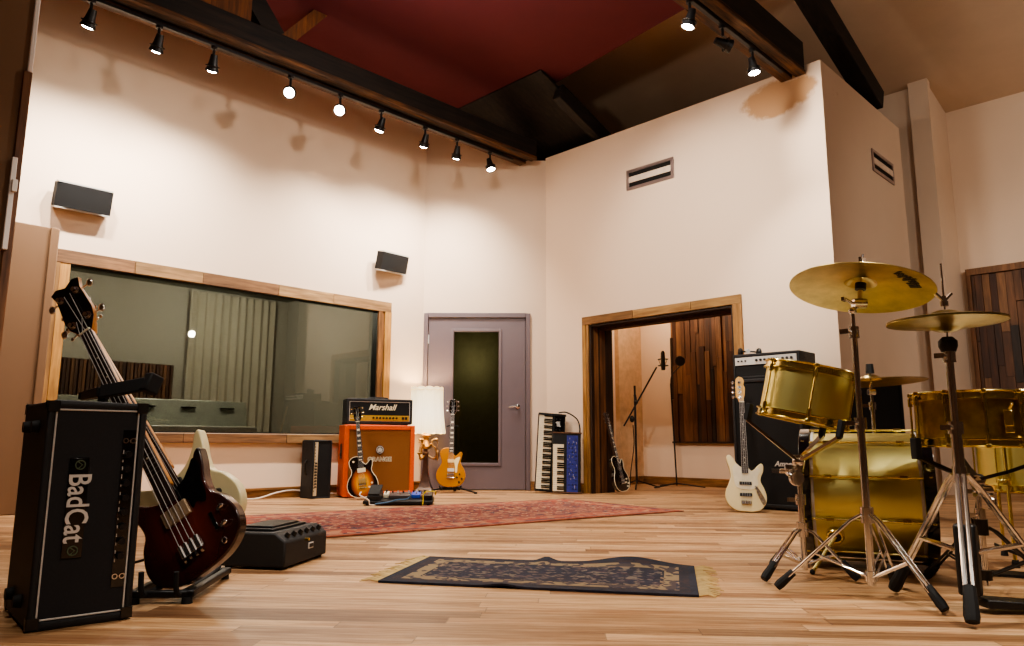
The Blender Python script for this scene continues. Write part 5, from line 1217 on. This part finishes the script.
# floor tom with three legs
fb = cw(2.60, 3.78)
t = drum('floor_tom', 'brass floor tom on gold legs at the right edge', Matrix.Translation(fb + Vector((0, 0, .355))), .215, .38, 8)
for a in (math.radians(215), math.radians(335), math.radians(90)):
    d = cw(math.cos(a), math.sin(a), 0) * .245
    m = MB(); m.cyl((d.x, d.y, .3), (d.x, d.y, -.335), .0085, n=12); m.build('leg', M_GOLD, t)
    m = MB(); m.cyl((d.x, d.y, -.32), (d.x, d.y, -.355), .014, .018); m.build('rubber_foot', M_RUBBER, t)
    e = d.normalized() * .222; m = MB(); m.box((d.x, d.y, .06), (.035, .035, .06)); m.cyl((e.x, e.y, .06), (d.x, d.y, .06), .014); m.cyl((d.x, d.y, .05), d * 1.16 + Vector((0, 0, .05)), .006); m.box(d * 1.2 + Vector((0, 0, .05)), (.03, .03, .014)); m.build('leg_bracket', M_GOLD, t, bevel=.003)
# rear cymbal
rb = cw(2.12, 4.35)
t = thing('cymbal_stand', 'chrome cymbal stand behind the bass drum holding the thin flat cymbal', 'cymbal stand', Matrix.Translation(rb))
tripod(t, (0, 0, 0), [cw(-.27, .1), cw(.22, -.2), cw(.12, .28)], .30, .085, M_CHROME)
pole(t, (0, 0, 0), [(.05, .60, .0135), (.58, .82, .011)], M_CHROME)
m = MB(); m.cyl((0, 0, .80), (0, 0, .88), .008); m.cyl(cw(-.02, 0, .88), cw(.02, 0, .88), .018); m.cyl((0, 0, .88), (0, 0, .925), .010); m.build('tilter', M_CHROME, t)
rn = (Vector((0, 0, 1)) + cw(-.03, .035, 0)).normalized()
m = MB(); m.cyl((0, 0, .92), (0, 0, 1.04), .0045, n=8); m.build('threaded_rod', M_CHROME, t)
m = MB(); m.cyl((0, 0, .99), (0, 0, 1.045), .024, .02, n=16); m.build('felt', M_BLACK, t)
t, m = cymbal('ride_cymbal', 'thin bronze cymbal seen edge-on behind the bass drum', rb + Vector((0, 0, .935)), rn, .30, .2, .02)
m.build('bow', M_CYM, t, 25)
# bass drum pedal on the drummer's side
pe = cw(2.13, 3.45)
t = thing('bass_drum_pedal', 'black bass drum pedal at the drummer side of the bass drum', 'drum pedal', Matrix.Translation(cw(2.10, 3.49)) @ rot(CAM - baz, 'Z'))
m = MB(); m.span((.0, -.06, .0), (.36, .06, .012)); m.build('base_plate', M_BLACK, t)
m = MB(); m.bar((.1, 0, .13), (.35, 0, .025), .085, .012); m.build('footboard', M_BLACK, t)
for s in (-1, 1):
    m = MB(); m.bar((.03, s * .065, .012), (.03, s * .06, .25), .02, .02, up=(1, 0, 0)); m.build('post', M_STEEL, t)
m = MB(); m.cyl((.03, -.06, .245), (.03, .06, .245), .01); m.build('axle', M_CHROME, t)
m = MB(); m.cyl((.03, 0, .245), (.06, 0, .40), .005); m.ball((.06, 0, .42), .024, sc=(1.2, 1, 1)); m.build('beater', M_BLACK, t)
m = MB(); m.tube(smooth_path([(0, 0, .006), (.10, -.15, .006), (.3, -.3, .006), (.45, -.28, .006)], 5), .005, 6)

# ------------------------------------------------------------------ pieces that belong to a part go one level deeper
NEST = (('tuning_peg', 'headstock'), ('nut', 'neck'), ('fingerboard', 'neck'), ('knob', 'control_panel'), ('knob', 'control_plate'), ('input_jack', 'control_panel'), ('panel_markings', 'control_panel'), ('rocker_switch', 'control_panel'),
        ('display', 'control_panel'), ('badge_lettering', 'badge_plate'), ('badge_emblem', 'badge_plate'), ('badge_inset', 'badge'), ('logo_face', 'logo_lettering'), ('crest_emblem', 'crest_plate'), ('hoop_ear', 'hoop'), ('claw', 'hoop'), ('inlay_ring', 'hoop'),
        ('spur_badge', 'spur_bracket'), ('rubber_foot', 'leg'), ('rubber_foot', 'spur'), ('basket_grip', 'basket_arm'), ('shade_braid', 'lamp_shade'), ('strip_markings', 'control_strip'), ('knob', 'control_strip'), ('yoke_arm', 'neck_yoke'), ('wing_nut', 'threaded_rod'), ('ear_pad', 'ear_cup'))
def mid(o):
    b = [Vector(c) for c in o.bound_box]; return sum(b, Vector()) / 8
bpy.context.view_layer.update()
for r in [o for o in C.objects if o.parent is None and o.type == 'EMPTY']:
    kids = list(r.children)
    base = lambda o: o.name.split('.')[0]
    moved = set()
    for ch, pa in NEST:
        ps = [o for o in kids if base(o) == pa and o not in moved]
        if not ps: continue
        for o in kids:
            if base(o) == ch and o not in moved:
                o.parent = min(ps, key=lambda p: (mid(p) - mid(o)).length); moved.add(o)

# ------------------------------------------------------------------ look
vs_ = scene.view_settings; vs_.view_transform = 'AgX'
try: vs_.look = 'AgX - Medium High Contrast'
except Exception: pass
vs_.exposure = .44
scene.cycles.max_bounces = 8; scene.cycles.sample_clamp_indirect = 6; scene.cycles.caustics_reflective = False; scene.cycles.caustics_refractive = False
